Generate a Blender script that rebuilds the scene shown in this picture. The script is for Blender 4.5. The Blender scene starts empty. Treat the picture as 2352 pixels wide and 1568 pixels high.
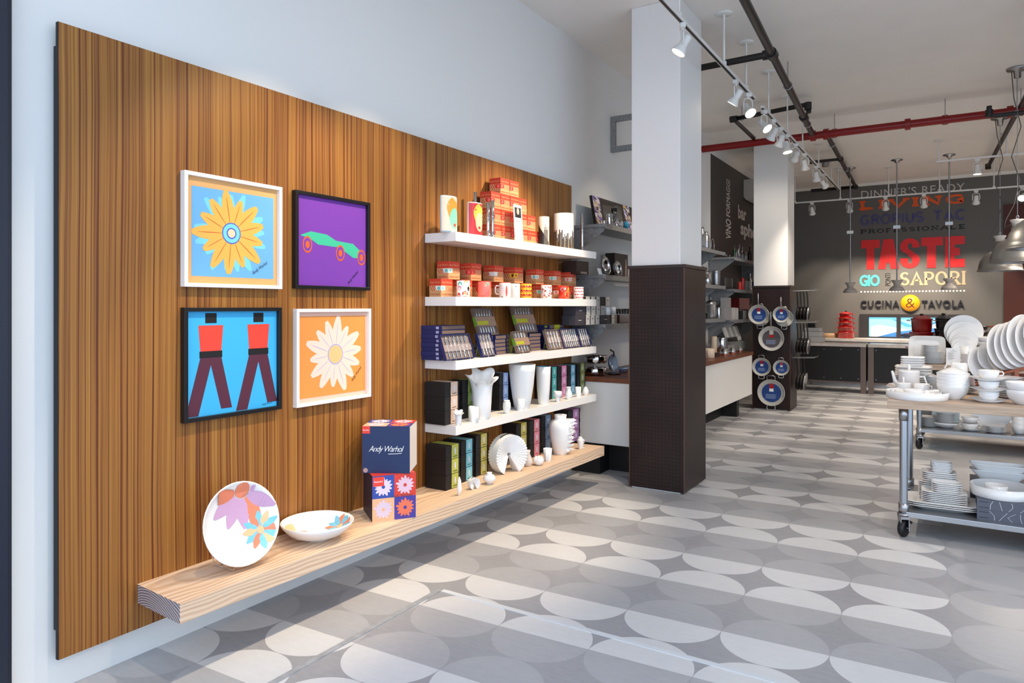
import bpy, math, random
from mathutils import Vector, Matrix
random.seed(7)
SC = bpy.context.scene
COL = SC.collection
# ---------------------------------------------------------------- camera
FPX, HOR, CXP, YAW = 1600.0, 705.0, 1176.0, 0.5604
CAM = Vector((2.935, 0.0, 1.486))
cd = bpy.data.cameras.new('camera'); cam = bpy.data.objects.new('camera', cd); COL.objects.link(cam)
cd.sensor_width = 36; cd.lens = FPX / 2352 * 36; cd.shift_y = -(784 - HOR) / 2352
cd.clip_start = .02
cam.location = CAM; cam.rotation_euler = (math.pi / 2, 0, YAW)
SC.camera = cam
# ---------------------------------------------------------------- world, exposure
SC.view_settings.view_transform = 'Standard'; SC.view_settings.look = 'None'
SC.view_settings.gamma = 1; SC.view_settings.use_curve_mapping = False
SC.view_settings.exposure = 0.12
try:
    SC.cycles.max_bounces = 7; SC.cycles.diffuse_bounces = 4; SC.cycles.glossy_bounces = 4
    SC.cycles.transmission_bounces = 6; SC.cycles.sample_clamp_indirect = 4; SC.cycles.caustics_reflective = False
    SC.cycles.caustics_refractive = False; SC.cycles.use_denoising = True
except Exception: pass
W = bpy.data.worlds.new('street_daylight'); SC.world = W; W.use_nodes = True
W.node_tree.nodes['Background'].inputs[0].default_value = (.66, .81, 1.0, 1)
W.node_tree.nodes['Background'].inputs[1].default_value = 2.35

def light(kind, loc, target, power, color, size=.05, cone=60, blend=.5, parent=None, name='lamp_light'):
    l = bpy.data.lights.new(name, kind); o = bpy.data.objects.new(name, l); COL.objects.link(o)
    l.energy = power; l.color = color
    if kind == 'SPOT': l.spot_size = math.radians(cone); l.spot_blend = blend; l.shadow_soft_size = size
    elif kind == 'AREA': l.shape = 'RECTANGLE'; l.size = size[0]; l.size_y = size[1]
    else: l.shadow_soft_size = size
    o.location = loc
    d = Vector(target) - Vector(loc); o.rotation_euler = d.to_track_quat('-Z', 'Y').to_euler()
    return o
WARM = (1.0, .80, .56); NEUT = (1.0, .86, .70)
# ---------------------------------------------------------------- picture geometry -> place
_s, _c = math.sin(YAW), math.cos(YAW)
def ray(px):
    k = (px - CXP) / FPX
    return (-_s + k * _c, _c + k * _s)
def atx(px, x):
    r = ray(px); t = (x - CAM.x) / r[0]; return r[1] * t
def aty(px, y):
    r = ray(px); return CAM.x + r[0] * y / r[1]
def zc(x, y): return -(x - CAM.x) * _s + y * _c
def zat(row, x, y): return CAM.z + (HOR - row) / FPX * zc(x, y)
def atz(px, row, z):
    t = (CAM.z - z) * FPX / (row - HOR); r = ray(px); return (CAM.x + r[0] * t, r[1] * t)
def m_px(n, x, y): return n / FPX * zc(x, y)

# ---------------------------------------------------------------- materials
def lin(c): return tuple(((v / 255 / 12.92) if v / 255 <= .04045 else ((v / 255 + .055) / 1.055) ** 2.4) for v in c)
MATS = {}
def mat(name, rgb=(200, 200, 200), rough=.5, metal=0, coat=0, emit=0, trans=0, noise=0, nscale=20, bump=0, alpha=1, ior=1.45):
    if name in MATS: return MATS[name]
    m = bpy.data.materials.new(name); m.use_nodes = True; nt = m.node_tree; b = nt.nodes['Principled BSDF']
    c = lin(rgb) + (1,)
    b.inputs['Base Color'].default_value = c; b.inputs['Roughness'].default_value = rough; b.inputs['Metallic'].default_value = metal
    b.inputs['Coat Weight'].default_value = coat; b.inputs['Coat Roughness'].default_value = .1; b.inputs['IOR'].default_value = ior
    b.inputs['Transmission Weight'].default_value = trans; b.inputs['Alpha'].default_value = alpha
    if emit: b.inputs['Emission Color'].default_value = c; b.inputs['Emission Strength'].default_value = emit
    if noise or bump:
        tc = nt.nodes.new('ShaderNodeTexCoord'); n = nt.nodes.new('ShaderNodeTexNoise'); n.inputs['Scale'].default_value = nscale; n.inputs['Detail'].default_value = 4
        nt.links.new(tc.outputs['Object'], n.inputs['Vector'])
        if noise:
            r = nt.nodes.new('ShaderNodeValToRGB'); e = r.color_ramp.elements
            e[0].position = .3; e[1].position = .7
            e[0].color = tuple(v * (1 - noise) for v in c[:3]) + (1,); e[1].color = tuple(min(1, v * (1 + noise)) for v in c[:3]) + (1,)
            nt.links.new(n.outputs['Fac'], r.inputs['Fac']); nt.links.new(r.outputs['Color'], b.inputs['Base Color'])
        if bump:
            bp = nt.nodes.new('ShaderNodeBump'); bp.inputs['Strength'].default_value = bump; bp.inputs['Distance'].default_value = .01
            nt.links.new(n.outputs['Fac'], bp.inputs['Height']); nt.links.new(bp.outputs['Normal'], b.inputs['Normal'])
    MATS[name] = m; return m

class NT:
    """small node-tree helper"""
    def __init__(s, name, rough=.5, spec=.5, coat=0):
        s.m = bpy.data.materials.new(name); s.m.use_nodes = True; s.t = s.m.node_tree; s.b = s.t.nodes['Principled BSDF']
        s.b.inputs['Roughness'].default_value = rough; s.b.inputs['Specular IOR Level'].default_value = spec; s.b.inputs['Coat Weight'].default_value = coat
        MATS[name] = s.m
    def link(s, a, b): s.t.links.new(a, b)
    def set(s, inp, v):
        if hasattr(v, 'is_output'): s.link(v, inp)
        else: inp.default_value = v
    def math(s, op, a, b=0, c=0):
        n = s.t.nodes.new('ShaderNodeMath'); n.operation = op
        for i, v in enumerate((a, b, c)): s.set(n.inputs[i], v)
        return n.outputs[0]
    def coord(s): return s.t.nodes.new('ShaderNodeTexCoord').outputs['Object']
    def sep(s, v):
        n = s.t.nodes.new('ShaderNodeSeparateXYZ'); s.link(v, n.inputs[0]); return n.outputs
    def comb(s, x, y, z):
        n = s.t.nodes.new('ShaderNodeCombineXYZ')
        for i, v in enumerate((x, y, z)): s.set(n.inputs[i], v)
        return n.outputs[0]
    def noise(s, vec, scale, detail=3, rough=.5):
        n = s.t.nodes.new('ShaderNodeTexNoise'); s.link(vec, n.inputs['Vector'])
        n.inputs['Scale'].default_value = scale; n.inputs['Detail'].default_value = detail; n.inputs['Roughness'].default_value = rough
        return n.outputs['Fac']
    def mapv(s, vec, sc):
        n = s.t.nodes.new('ShaderNodeMapping'); s.link(vec, n.inputs[0]); n.inputs['Scale'].default_value = sc; return n.outputs[0]
    def ramp(s, fac, stops, interp='LINEAR'):
        n = s.t.nodes.new('ShaderNodeValToRGB'); cr = n.color_ramp; cr.interpolation = interp
        while len(cr.elements) < len(stops): cr.elements.new(.5)
        for e, (p, c) in zip(cr.elements, stops): e.position = p; e.color = lin(c) + (1,)
        s.link(fac, n.inputs[0]); return n.outputs[0]
    def mix(s, f, a, b, mode='MIX'):
        n = s.t.nodes.new('ShaderNodeMix'); n.data_type = 'RGBA'; n.blend_type = mode
        s.set(n.inputs['Factor'], f); s.set(n.inputs[6], a); s.set(n.inputs[7], b); return n.outputs[2]
    def bump(s, h, st, d=.01):
        n = s.t.nodes.new('ShaderNodeBump'); n.inputs['Strength'].default_value = st; n.inputs['Distance'].default_value = d
        s.link(h, n.inputs['Height']); s.link(n.outputs[0], s.b.inputs['Normal'])
    def out(s, col, rough=None):
        s.set(s.b.inputs['Base Color'], col)
        if rough is not None: s.set(s.b.inputs['Roughness'], rough)
        return s.m

# ---------------------------------------------------------------- mesh builder
class MB:
    def __init__(s): s.V = []; s.F = []; s.I = []; s.S = []; s.mats = []; s.T = Matrix.Identity(4)
    def mi(s, m):
        if m not in s.mats: s.mats.append(m)
        return s.mats.index(m)
    def add(s, vs, fs, m, smooth=False):
        o = len(s.V); s.V += [tuple(s.T @ Vector(v)) for v in vs]; i = s.mi(m)
        for f in fs: s.F.append(tuple(o + k for k in f)); s.I.append(i); s.S.append(smooth)
        return s
    def box(s, x0, x1, y0, y1, z0, z1, m):
        v = [(x, y, z) for z in (z0, z1) for y in (y0, y1) for x in (x0, x1)]
        return s.add(v, [(0, 2, 3, 1), (4, 5, 7, 6), (0, 1, 5, 4), (2, 6, 7, 3), (0, 4, 6, 2), (1, 3, 7, 5)], m)
    def poly(s, pts, m): return s.add(pts, [tuple(range(len(pts)))], m)
    def prism(s, p, ax, a, b, m, smooth=False):
        n = len(p); f = {'x': lambda q, t: (t, q[0], q[1]), 'y': lambda q, t: (q[0], t, q[1]), 'z': lambda q, t: (q[0], q[1], t)}[ax]
        v = [f(q, a) for q in p] + [f(q, b) for q in p]
        s.add(v, [tuple(range(n))[::-1], tuple(range(n, 2 * n))], m)
        return s.add(v, [(i, (i + 1) % n, n + (i + 1) % n, n + i) for i in range(n)], m, smooth)
    def lathe(s, prof, m, seg=24, sx=1, sy=1, fn=None, smooth=True):
        vs, fs, rings = [], [], []
        for r, z in prof:
            if r < 1e-6: rings.append([len(vs)]); vs.append((0, 0, z))
            else:
                rings.append(list(range(len(vs), len(vs) + seg)))
                for i in range(seg):
                    a = 2 * math.pi * i / seg; p = (r * sx * math.cos(a), r * sy * math.sin(a), z)
                    vs.append(fn(p, a) if fn else p)
        for A, B in zip(rings, rings[1:]):
            for i in range(seg):
                j = (i + 1) % seg
                if len(A) == 1 and len(B) == 1: break
                if len(A) == 1: fs.append((A[0], B[j], B[i]))
                elif len(B) == 1: fs.append((A[i], A[j], B[0]))
                else: fs.append((A[i], A[j], B[j], B[i]))
        return s.add(vs, fs, m, smooth)
    def tube(s, path, r, m, seg=8, closed=False, smooth=True):
        P = [Vector(p) for p in path]; n = len(P); vs = []; up = Vector((0, 0, 1)); N = None
        for i, p in enumerate(P):
            if closed: d = P[(i + 1) % n] - P[i - 1]
            else: d = P[min(i + 1, n - 1)] - P[max(i - 1, 0)]
            d.normalize()
            if N is None: N = d.cross(up if abs(d.z) < .95 else Vector((1, 0, 0)))
            N = N - d * N.dot(d); N.normalize(); B = d.cross(N)
            rr = r[i] if isinstance(r, (list, tuple)) else r
            vs += [p + (N * math.cos(2 * math.pi * k / seg) + B * math.sin(2 * math.pi * k / seg)) * rr for k in range(seg)]
        fs = []
        for i in range(n if closed else n - 1):
            a, b = i * seg, ((i + 1) % n) * seg
            fs += [(a + k, b + k, b + (k + 1) % seg, a + (k + 1) % seg) for k in range(seg)]
        s.add(vs, fs, m, smooth)
        if not closed: s.add(vs[:seg], [tuple(range(seg))], m); s.add(vs[-seg:], [tuple(range(seg))[::-1]], m)
        return s
    def disc(s, c, r, m, ax='x', seg=20, ry=None):
        ry = ry or r; p = []
        for i in range(seg):
            a = 2 * math.pi * i / seg; u, v = r * math.cos(a), ry * math.sin(a)
            p.append({'x': (c[0], c[1] + u, c[2] + v), 'y': (c[0] + u, c[1], c[2] + v), 'z': (c[0] + u, c[1] + v, c[2])}[ax])
        return s.poly(p, m)
    def text(s, txt, m, M, width=None, height=None, bold=0, shear=0, extr=0, align='LEFT', spacing=1):
        """flat lettering in the local xy plane, then M"""
        c = bpy.data.curves.new('t', 'FONT'); c.body = txt; c.offset = bold; c.shear = shear; c.extrude = extr; c.resolution_u = 3; c.space_character = spacing
        o = bpy.data.objects.new('t', c); me = o.to_mesh()
        vs = [v.co.copy() for v in me.vertices]; fs = [tuple(p.vertices) for p in me.polygons]
        o.to_mesh_clear(); bpy.data.objects.remove(o); bpy.data.curves.remove(c)
        if not vs: return s
        x0, x1 = min(v.x for v in vs), max(v.x for v in vs); y0, y1 = min(v.y for v in vs), max(v.y for v in vs)
        kx = (width / (x1 - x0)) if width else None; ky = (height / (y1 - y0)) if height else None
        kx = kx or ky; ky = ky or kx
        ox = {'LEFT': 0, 'CENTER': .5}[align] * (x1 - x0)
        return s.add([M @ Vector(((v.x - x0 - ox) * kx, (v.y - y0) * ky, v.z)) for v in vs], fs, m)
    def build(s, name, parent=None, bevel=0, loc=None, rot=None):
        me = bpy.data.meshes.new(name); me.from_pydata(s.V, [], s.F); me.update()
        for m in s.mats: me.materials.append(m)
        me.polygons.foreach_set('material_index', s.I); me.polygons.foreach_set('use_smooth', s.S)
        o = bpy.data.objects.new(name, me); COL.objects.link(o)
        if parent: o.parent = parent
        if loc is not None: o.location = loc
        if rot is not None: o.rotation_euler = rot
        if bevel:
            b = o.modifiers.new('b', 'BEVEL'); b.width = bevel; b.segments = 2; b.limit_method = 'ANGLE'
        return o
def tag(o, label, cat, group=None, kind=None):
    o['label'] = label; o['category'] = cat
    if group: o['group'] = group
    if kind: o['kind'] = kind
    return o
def thing(name, label, cat, loc=(0, 0, 0), rz=0, group=None):
    o = bpy.data.objects.new(name, None); COL.objects.link(o); o.empty_display_size = .1
    o.location = loc; o.rotation_euler = (0, 0, rz); return tag(o, label, cat, group)
def struct(o): o['kind'] = 'structure'; return o
def dup(o, loc=None, rot=None, label=None, group=None, scale=None):
    def cp(a, par):
        c = a.copy(); COL.objects.link(c)
        if par: c.parent = par; c.matrix_parent_inverse = a.matrix_parent_inverse
        for ch in a.children: cp(ch, c)
        return c
    r = cp(o, None)
    if loc is not None: r.location = loc
    if rot is not None: r.rotation_euler = rot if isinstance(rot, tuple) else (0, 0, rot)
    if label: r['label'] = label
    if group: r['group'] = group
    if scale: r.scale = scale
    return r
class Proto:
    """first call places the source, later calls copy it"""
    def __init__(s, o): s.o = o; s.used = False
    def __call__(s, loc, rot=0, label=None, group=None, scale=None):
        if s.used: return dup(s.o, loc, rot, label, group, scale)
        s.used = True; o = s.o; o.location = loc; o.rotation_euler = rot if isinstance(rot, tuple) else (0, 0, rot)
        if label: o['label'] = label
        if group: o['group'] = group
        if scale: o.scale = scale
        return o
ORD = ['bottom', 'second up', 'third up', 'fourth up', 'fifth up', 'sixth up', 'seventh up', 'eighth up', 'ninth up', 'tenth up', 'eleventh up', 'twelfth up', 'thirteenth up', 'fourteenth up']
NTH = ['first', 'second', 'third', 'fourth', 'fifth', 'sixth', 'seventh', 'eighth', 'ninth', 'tenth', 'eleventh', 'twelfth', 'thirteenth', 'fourteenth']
def stackpos(k, n): return 'topmost' if k == n - 1 else ORD[k]
def rotm(ax, a): return Matrix.Rotation(a, 4, ax)
def tr(x, y, z): return Matrix.Translation((x, y, z))
# text planes: facing +X (reading along +Y), facing -Y (reading along +X)
def face_x(x, y, z): return tr(x, y, z) @ Matrix(((0, 0, 1, 0), (1, 0, 0, 0), (0, 1, 0, 0), (0, 0, 0, 1)))
def face_y(x, y, z): return tr(x, y, z) @ Matrix(((1, 0, 0, 0), (0, 0, -1, 0), (0, 1, 0, 0), (0, 0, 0, 1)))
def face_z(x, y, z): return tr(x, y, z)
WHITE = mat('white_porcelain', (236, 234, 232), .18, coat=.3)
BISQUE = mat('matt_porcelain', (232, 231, 230), .55)
CHROME = mat('chrome', (205, 205, 208), .08, 1)
STEEL = mat('brushed_steel', (170, 170, 172), .32, 1, noise=.1, nscale=60)
GALV = mat('galvanised_steel', (140, 141, 142), .45, .35, noise=.2, nscale=45)
BLACK = mat('black_paint', (20, 19, 19), .5)
GLASS = mat('clear_glass', (240, 248, 250), .03, trans=1)
DARKBOX = mat('black_card', (26, 25, 27), .55)
WPAINT = mat('white_track_paint', (225, 224, 220), .4)
EMIT = mat('lamp_glow', (255, 240, 214), .4, emit=22)
INK = mat('black_ink', (18, 18, 20), .6)
WINK = mat('white_ink', (238, 238, 238), .6)
RED = mat('red_enamel', (176, 24, 22), .25, coat=.4)
# ---------------------------------------------------------------- setting
CEIL, CEILB, YB, XR, YSTEP = 3.95, 3.85, 14.9, 8.2, 9.85
def floor_material():
    n = NT('painted_floor', .32, .5); p = n.coord(); X, Y, Z = n.sep(p)
    dx, dy = n.math('SUBTRACT', X, .68058), n.math('SUBTRACT', Y, 3.62457)
    det = .45308 * .46092 + .01826 * .01051
    u = n.math('ADD', n.math('MULTIPLY', dx, .46092 / det), n.math('MULTIPLY', dy, .01051 / det))
    v = n.math('ADD', n.math('MULTIPLY', dx, -.01826 / det), n.math('MULTIPLY', dy, .45308 / det))
    fu = n.math('SUBTRACT', n.math('FRACT', u), .5)
    v2 = n.math('ADD', v, .5); fv = n.math('SUBTRACT', n.math('FRACT', v2), .5)
    rr = n.math('SQRT', n.math('ADD', n.math('MULTIPLY', fu, fu), n.math('MULTIPLY', fv, fv)))
    inside = n.math('LESS_THAN', rr, .497)
    row = n.math('FLOOR', v2); odd = n.math('ABSOLUTE', n.math('SUBTRACT', n.math('FRACT', n.math('MULTIPLY', row, .5)), 0)); odd = n.math('GREATER_THAN', odd, .25)
    back = n.math('GREATER_THAN', fv, 0)
    white = n.math('ABSOLUTE', n.math('SUBTRACT', odd, back))          # even rows: back half white; odd rows: front half white
    inr = n.math('LESS_THAN', u, 5.0)
    white = n.math('MULTIPLY', white, inr)
    big = n.noise(p, .9, 5, .6); fine = n.noise(n.mapv(p, (3, 9, 3)), 5, 5, .65)
    wear = n.math('ADD', n.math('MULTIPLY', big, .55), n.math('MULTIPLY', fine, .45))
    base = n.ramp(wear, [(.3, (142, 142, 146)), (.7, (163, 163, 167))])
    mid = n.ramp(wear, [(.3, (158, 158, 162)), (.7, (175, 175, 178))])
    wht = n.ramp(wear, [(.25, (196, 196, 198)), (.6, (208, 208, 209))])
    c = n.mix(inside, base, n.mix(white, mid, wht))
    n.bump(fine, .03)
    return n.out(c, n.math('ADD', n.math('MULTIPLY', big, .22), .24))
FLOOR = floor_material()
WALLW = mat('white_wall_paint', (226, 225, 223), .6, bump=.02, nscale=90)
CEILM = mat('white_ceiling_paint', (236, 232, 226), .7, noise=.02, nscale=3)
WALLG = mat('charcoal_wall_paint', (98, 95, 91), .55)
WALLD = mat('black_wall_paint', (64, 60, 57), .5)
MB().box(-.3, XR, -6, YB + .2, -.12, 0, FLOOR).build('floor')['kind'] = 'structure'
w = MB().box(-.25, 0, 1.13, 10.1, 0, CEIL + .1, WALLW).build('wall_left'); struct(w)
w = MB().box(-.25, 0, 10.1, YB, 0, 3.72, WALLD).box(-.25, 0, 10.1, YB, 3.72, CEIL, WALLW).build('wall_left_rear'); struct(w)
RX = aty(2305, YB)
w = MB().box(-.25, XR, YB, YB + .2, 0, CEIL, WALLG).build('wall_back'); struct(w)
struct(MB().box(XR, XR + .2, 5.2, YB + .2, 0, CEIL + .1, WALLW).build('wall_right'))  # unseen wall, stopped short at the front to let in extra daylight
struct(MB().box(-.25, XR, 1.1, YSTEP, CEIL, CEIL + .15, CEILM).build('ceiling'))
struct(MB().prism([(YSTEP, CEIL + .1), (YSTEP, CEIL), (YSTEP + .5, CEILB), (YB, CEILB), (YB, CEIL + .1)], 'x', -.0, XR, CEILM).build('ceiling_rear'))
struct(MB().box(0, XR, YB - .05, YB, 3.80, CEILB, CEILM).build('trim_1'))     # pale cornice over the back wall
BRN = mat('dark_red_panel_paint', (74, 30, 18), .55)
struct(MB().box(RX, XR, YB - .03, YB, 0, zat(470, RX, YB), BRN).build('trim_2'))
# storefront jamb
NAVY = mat('dark_navy_frame', (26, 30, 46), .4)
jb = MB(); jb.box(-.02, .062, 1.0, 1.16, 0, CEIL, NAVY); jb.box(-.02, .02, 1.16, 1.19, 0, CEIL, NAVY)
struct(jb.build('trim_3'))
struct(MB().box(-.25, XR, .95, 1.13, 3.72, CEIL + .15, NAVY).build('trim_4'))     # storefront head
# floor joints of the entrance slab
JM = mat('slab_joint', (150, 152, 156), .7, noise=.15)
struct(MB().box(.655, .685, -1, 2.9, 0, .004, JM).build('trim_5'))
JL = mat('slab_worn_edge', (205, 208, 212), .5)
struct(MB().box(.685, 4.5, 2.885, 2.915, 0, .0025, JL).build('trim_6'))
# dark plinth strip at the foot of the left cabinet run
def perforated():
    n = NT('perforated_bronze_sheet', .42, .4); p = n.coord(); X, Y, Z = n.sep(p)
    h = n.math('ADD', X, Y); a = n.math('SUBTRACT', n.math('FRACT', n.math('MULTIPLY', h, 34)), .5)
    b = n.math('SUBTRACT', n.math('FRACT', n.math('MULTIPLY', Z, 34)), .5)
    r = n.math('SQRT', n.math('ADD', n.math('MULTIPLY', a, a), n.math('MULTIPLY', b, b)))
    hole = n.math('LESS_THAN', r, .17); big = n.noise(p, 3, 3)
    c = n.ramp(big, [(.3, (36, 25, 24)), (.7, (48, 33, 30))])
    n.b.inputs['Metallic'].default_value = .35
    return n.out(n.mix(hole, c, lin((12, 9, 8)) + (1,)))
PERF = perforated(); BRZ = mat('bronze_edge_angle', (92, 66, 54), .35, .5)
def column(x0, x1, y0, y1, h, name_i, inset):
    o = MB().box(x0 + inset[0], x1 - inset[1], y0 + inset[2], y1, 0, CEIL, WALLW).build('pillar' , None, .006)
    struct(o)
    c = MB().box(x0, x1, y0, y1 + .005, .012, h, PERF).build('pillar_cladding'); struct(c); c.parent = o
    e = MB()
    for (a, b) in ((x0, y0), (x1, y0)): e.box(a - .004, a + .004, b - .004, b + .004, .012, h, BRZ)
    e.box(x0 - .012, x1 + .012, y0 - .012, y1 + .01, h, h + .025, mat('bronze_cap', (44, 32, 28), .45))
    e = e.build('pillar_edge'); e.parent = o; struct(e)
    return o
column(.70, 1.16, 5.39, 5.96, 1.80, 1, (.012, .035, .01))
column(.50, 1.02, 10.5, 11.0, 1.77, 2, (.012, .035, .01))

# ---------------------------------------------------------------- zebra-wood panel
def veneer():
    n = NT('striped_wood_veneer', .42, .35); p = n.coord(); X, Y, Z = n.sep(p)
    wob = n.math('MULTIPLY', n.math('SUBTRACT', n.noise(n.mapv(p, (1, 1.5, .6)), 1.2, 2), .5), .035)
    y = n.math('ADD', Y, wob)
    def st(k, zs, det): return n.noise(n.comb(0, n.math('MULTIPLY', y, k), n.math('MULTIPLY', Z, zs)), 1, det, .55)
    a, b, c = st(14, .12, 2), st(105, .35, 3), st(380, .9, 2)
    f = n.math('ADD', n.math('ADD', n.math('MULTIPLY', a, .26), n.math('MULTIPLY', b, .48)), n.math('MULTIPLY', c, .26))
    col = n.ramp(f, [(.36, (80, 40, 28)), (.43, (114, 68, 34)), (.49, (141, 92, 42)), (.55, (153, 104, 48)), (.63, (167, 121, 60))])
    streak = n.ramp(st(66, .05, 1), [(.57, (255, 255, 255)), (.64, (180, 132, 140))])
    col = n.mix(.85, col, streak, 'MULTIPLY')
    seam = n.math('LESS_THAN', n.math('FRACT', n.math('DIVIDE', n.math('SUBTRACT', Y, 1.33), 1.066)), .0022)
    return n.out(n.mix(n.math('MULTIPLY', seam, .5), col, lin((70, 40, 20)) + (1,)), n.math('ADD', n.math('MULTIPLY', b, .2), .3))
PXF = .06
y0p, y1p = atx(134.5, PXF), atx(1313, PXF); zb, zt = zat(1517, PXF, y0p), zat(48, PXF, y0p)
pn = thing('display_backboard', 'tall striped wood veneer wall panel carrying the pictures and shelves', 'wall panel', (0, y0p, zb))
MB().box(.054, PXF, .002, y1p - y0p - .002, .002, zt - zb - .002, veneer()).build('veneer_sheet', pn)
MB().box(.038, .054, 0, y1p - y0p, 0, zt - zb, mat('black_batten', (16, 16, 22), .6)).build('core_board', pn)
MB().box(.022, .038, .0, y1p - y0p - .02, .11, zt - zb - .09, mat('black_batten', (16, 16, 22), .6)).build('batten', pn)

# ---------------------------------------------------------------- plank and white shelves
def pine():
    n = NT('pine_plank', .5, .3); p = n.coord(); X, Y, Z = n.sep(p)
    wob = n.math('MULTIPLY', n.math('SUBTRACT', n.noise(n.mapv(p, (1, .35, 1)), 3.0, 3), .5), .08)
    dx, dz = n.math('SUBTRACT', X, .17), n.math('SUBTRACT', Z, .14)
    r = n.math('ADD', n.math('SQRT', n.math('ADD', n.math('MULTIPLY', dx, n.math('MULTIPLY', dx, .55)), n.math('MULTIPLY', dz, dz))), wob)
    ring = n.math('SINE', n.math('MULTIPLY', r, 640))
    g = n.noise(n.mapv(p, (60, 2, 60)), 1, 4)
    f = n.math('ADD', n.math('MULTIPLY', n.math('ADD', n.math('MULTIPLY', ring, .5), .5), .55), n.math('MULTIPLY', g, .45))
    c = n.ramp(f, [(.15, (196, 162, 132)), (.45, (214, 184, 156)), (.75, (224, 198, 172))])
    gn = n.t.nodes.new('ShaderNodeNewGeometry').outputs['True Normal']; endf = n.math('LESS_THAN', n.sep(gn)[1], -.8)
    ce = n.ramp(ring, [(.25, (112, 100, 106)), (.55, (190, 176, 170))])
    n.bump(f, .05)
    return n.out(n.mix(endf, c, ce))
PZ = .328
pk = MB().prism([(PXF, 1.634), (.395, 1.612), (.50, 5.33), (PXF, 5.30)], 'z', PZ - .078, PZ, pine()).build('plank_shelf', None, .004)
tag(pk, 'long thick pale pine plank shelf under the wood panel', 'shelf')
SHELFW = mat('white_lacquer', (236, 233, 229), .3)
SZ = [PZ, .737, 1.148, 1.552, 1.96]
def shx(y): return .31 + (y - 3.52) * .025
NAMES = ['', 'lowest', 'second lowest', 'second highest', 'topmost']
HOLD = ['', 'holding white vases and black gift boxes', 'holding boxed cutlery', 'holding mugs and red mug boxes', 'holding portrait vases and a pyramid of red boxes']
for k in (1, 2, 3, 4):
    s = MB().prism([(PXF, 3.52), (.31, 3.52), (.36, 5.47), (PXF, 5.47)], 'z', SZ[k] - .058, SZ[k], SHELFW).build('floating_shelf', None, .002)
    tag(s, f'{NAMES[k]} white floating shelf, {HOLD[k]}', 'shelf', 'white floating shelves')

# ---------------------------------------------------------------- framed prints
def petals(mb, x, cy, cz, R, r0, n, m, wid=.5, ph=0, jit=0):
    for i in range(n):
        a = ph + 2 * math.pi * i / n; L = R * (1 + jit * math.sin(i * 2.4)); w_ = L * wid * 2.6 / n
        pts = []
        for t in [j / 8 for j in range(9)] : pts.append((r0 + (L - r0) * t, w_ * math.sin(math.pi * (.12 + .80 * t)) ** .8))
        pts = pts + [(q[0] + .0 , -q[1]) for q in reversed(pts)]
        mb.poly([(x + i * 2e-5, cy + u * math.cos(a) - v * math.sin(a), cz + u * math.sin(a) + v * math.cos(a)) for u, v in pts], m)
def sgn(mb, txt, m, x, y, z, w_, ang=0):
    mb.text(txt, m, face_x(x, y, z) @ rotm('Z', ang), width=w_, height=w_ * .2, shear=.35, bold=-.008, spacing=.9)
def picture(pl, pr, rt, rb, label, fm, name='framed_picture', bar=.018, dp=.032):
    xf = PXF + dp; a, b = atx(pl, xf), atx(pr, xf); z1, z0 = zat(rt, xf, a), zat(rb, xf, a)
    t = thing(name, label, 'picture', (PXF, a, z0)); Wd, H = b - a, z1 - z0
    f = MB()
    f.box(0, dp, 0, Wd, 0, bar, fm).box(0, dp, 0, Wd, H - bar, H, fm).box(0, dp, 0, bar, bar, H - bar, fm).box(0, dp, Wd - bar, Wd, bar, H - bar, fm)
    f.build('frame', t, .0015)
    return t, Wd, H
WF = mat('white_frame', (232, 226, 222), .4); BF = mat('black_frame', (22, 20, 22), .35)
def col(name, rgb, rough=.45): return mat(name, rgb, rough)
t, Wd, H = picture(424, 649, 389.5, 658, 'white framed print of an orange blossom on sky blue', WF)
p = MB(); p.box(.001, .012, .01, Wd - .01, .01, H - .01, col('print_peach', (226, 172, 110)))
p.poly([(.0125, .045, .05), (.0125, Wd - .04, .05), (.0125, Wd - .04, H - .06), (.0125, .045, H - .06)], col('print_sky', (112, 176, 226), .3))
petals(p, .0127, Wd * .47, H * .50, Wd * .35, .03, 17, col('print_cyan', (120, 206, 226)), .8, .1, .10)
petals(p, .0132, Wd * .47, H * .50, Wd * .35, .03, 13, col('print_orange', (238, 178, 84)), .8, .28, .10)
petals(p, .0136, Wd * .47, H * .50, Wd * .30, .05, 13, col('print_vermilion', (206, 96, 48)), .055, .28, .1)
p.disc((.0138, Wd * .47, H * .50), Wd * .095, col('print_violet', (84, 98, 190))); p.disc((.014, Wd * .47, H * .50), Wd * .085, MATS['print_cyan']); p.disc((.0142, Wd * .47, H * .50), Wd * .05, MATS['print_violet']); p.disc((.0144, Wd * .47, H * .50), Wd * .038, col('print_cream', (226, 206, 170)))
sgn(p, 'Andy Warhol', INK, .0145, Wd * .70, H * .12, Wd * .2, .6); p.build('print', t)
t, Wd, H = picture(680, 851, 435, 662, 'black framed purple print with a low green streamlined shape', BF)
p = MB(); p.box(.001, .012, .01, Wd - .01, .01, H - .01, col('print_purple', (122, 66, 168), .2))
gpt = [(.06, .55), (.2, .60), (.42, .585), (.55, .53), (.8, .515), (.95, .42), (.93, .36), (.8, .36), (.6, .46), (.3, .47), (.2, .52)]
p.poly([(.0125, .012 + q[0] * (Wd - .03), q[1] * H) for q in gpt], col('print_teal', (64, 186, 148)))
for q in ((.17, .46), (.60, .40), (.90, .37)):
    for k, cc in ((1, 'print_vermilion'), (.78, 'print_purple'), (.45, 'print_vermilion')): p.disc((.0128 + (1 - k) * .0008, q[0] * Wd, q[1] * H), .033 * k, MATS[cc], ry=.045 * k)
sgn(p, 'Andy Warhol', INK, .0135, Wd * .72, H * .05, Wd * .2, .75); p.build('print', t)
t, Wd, H = picture(424, 648, 706, 973, 'black framed turquoise print of two upright red, black and maroon block shapes', BF)
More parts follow.
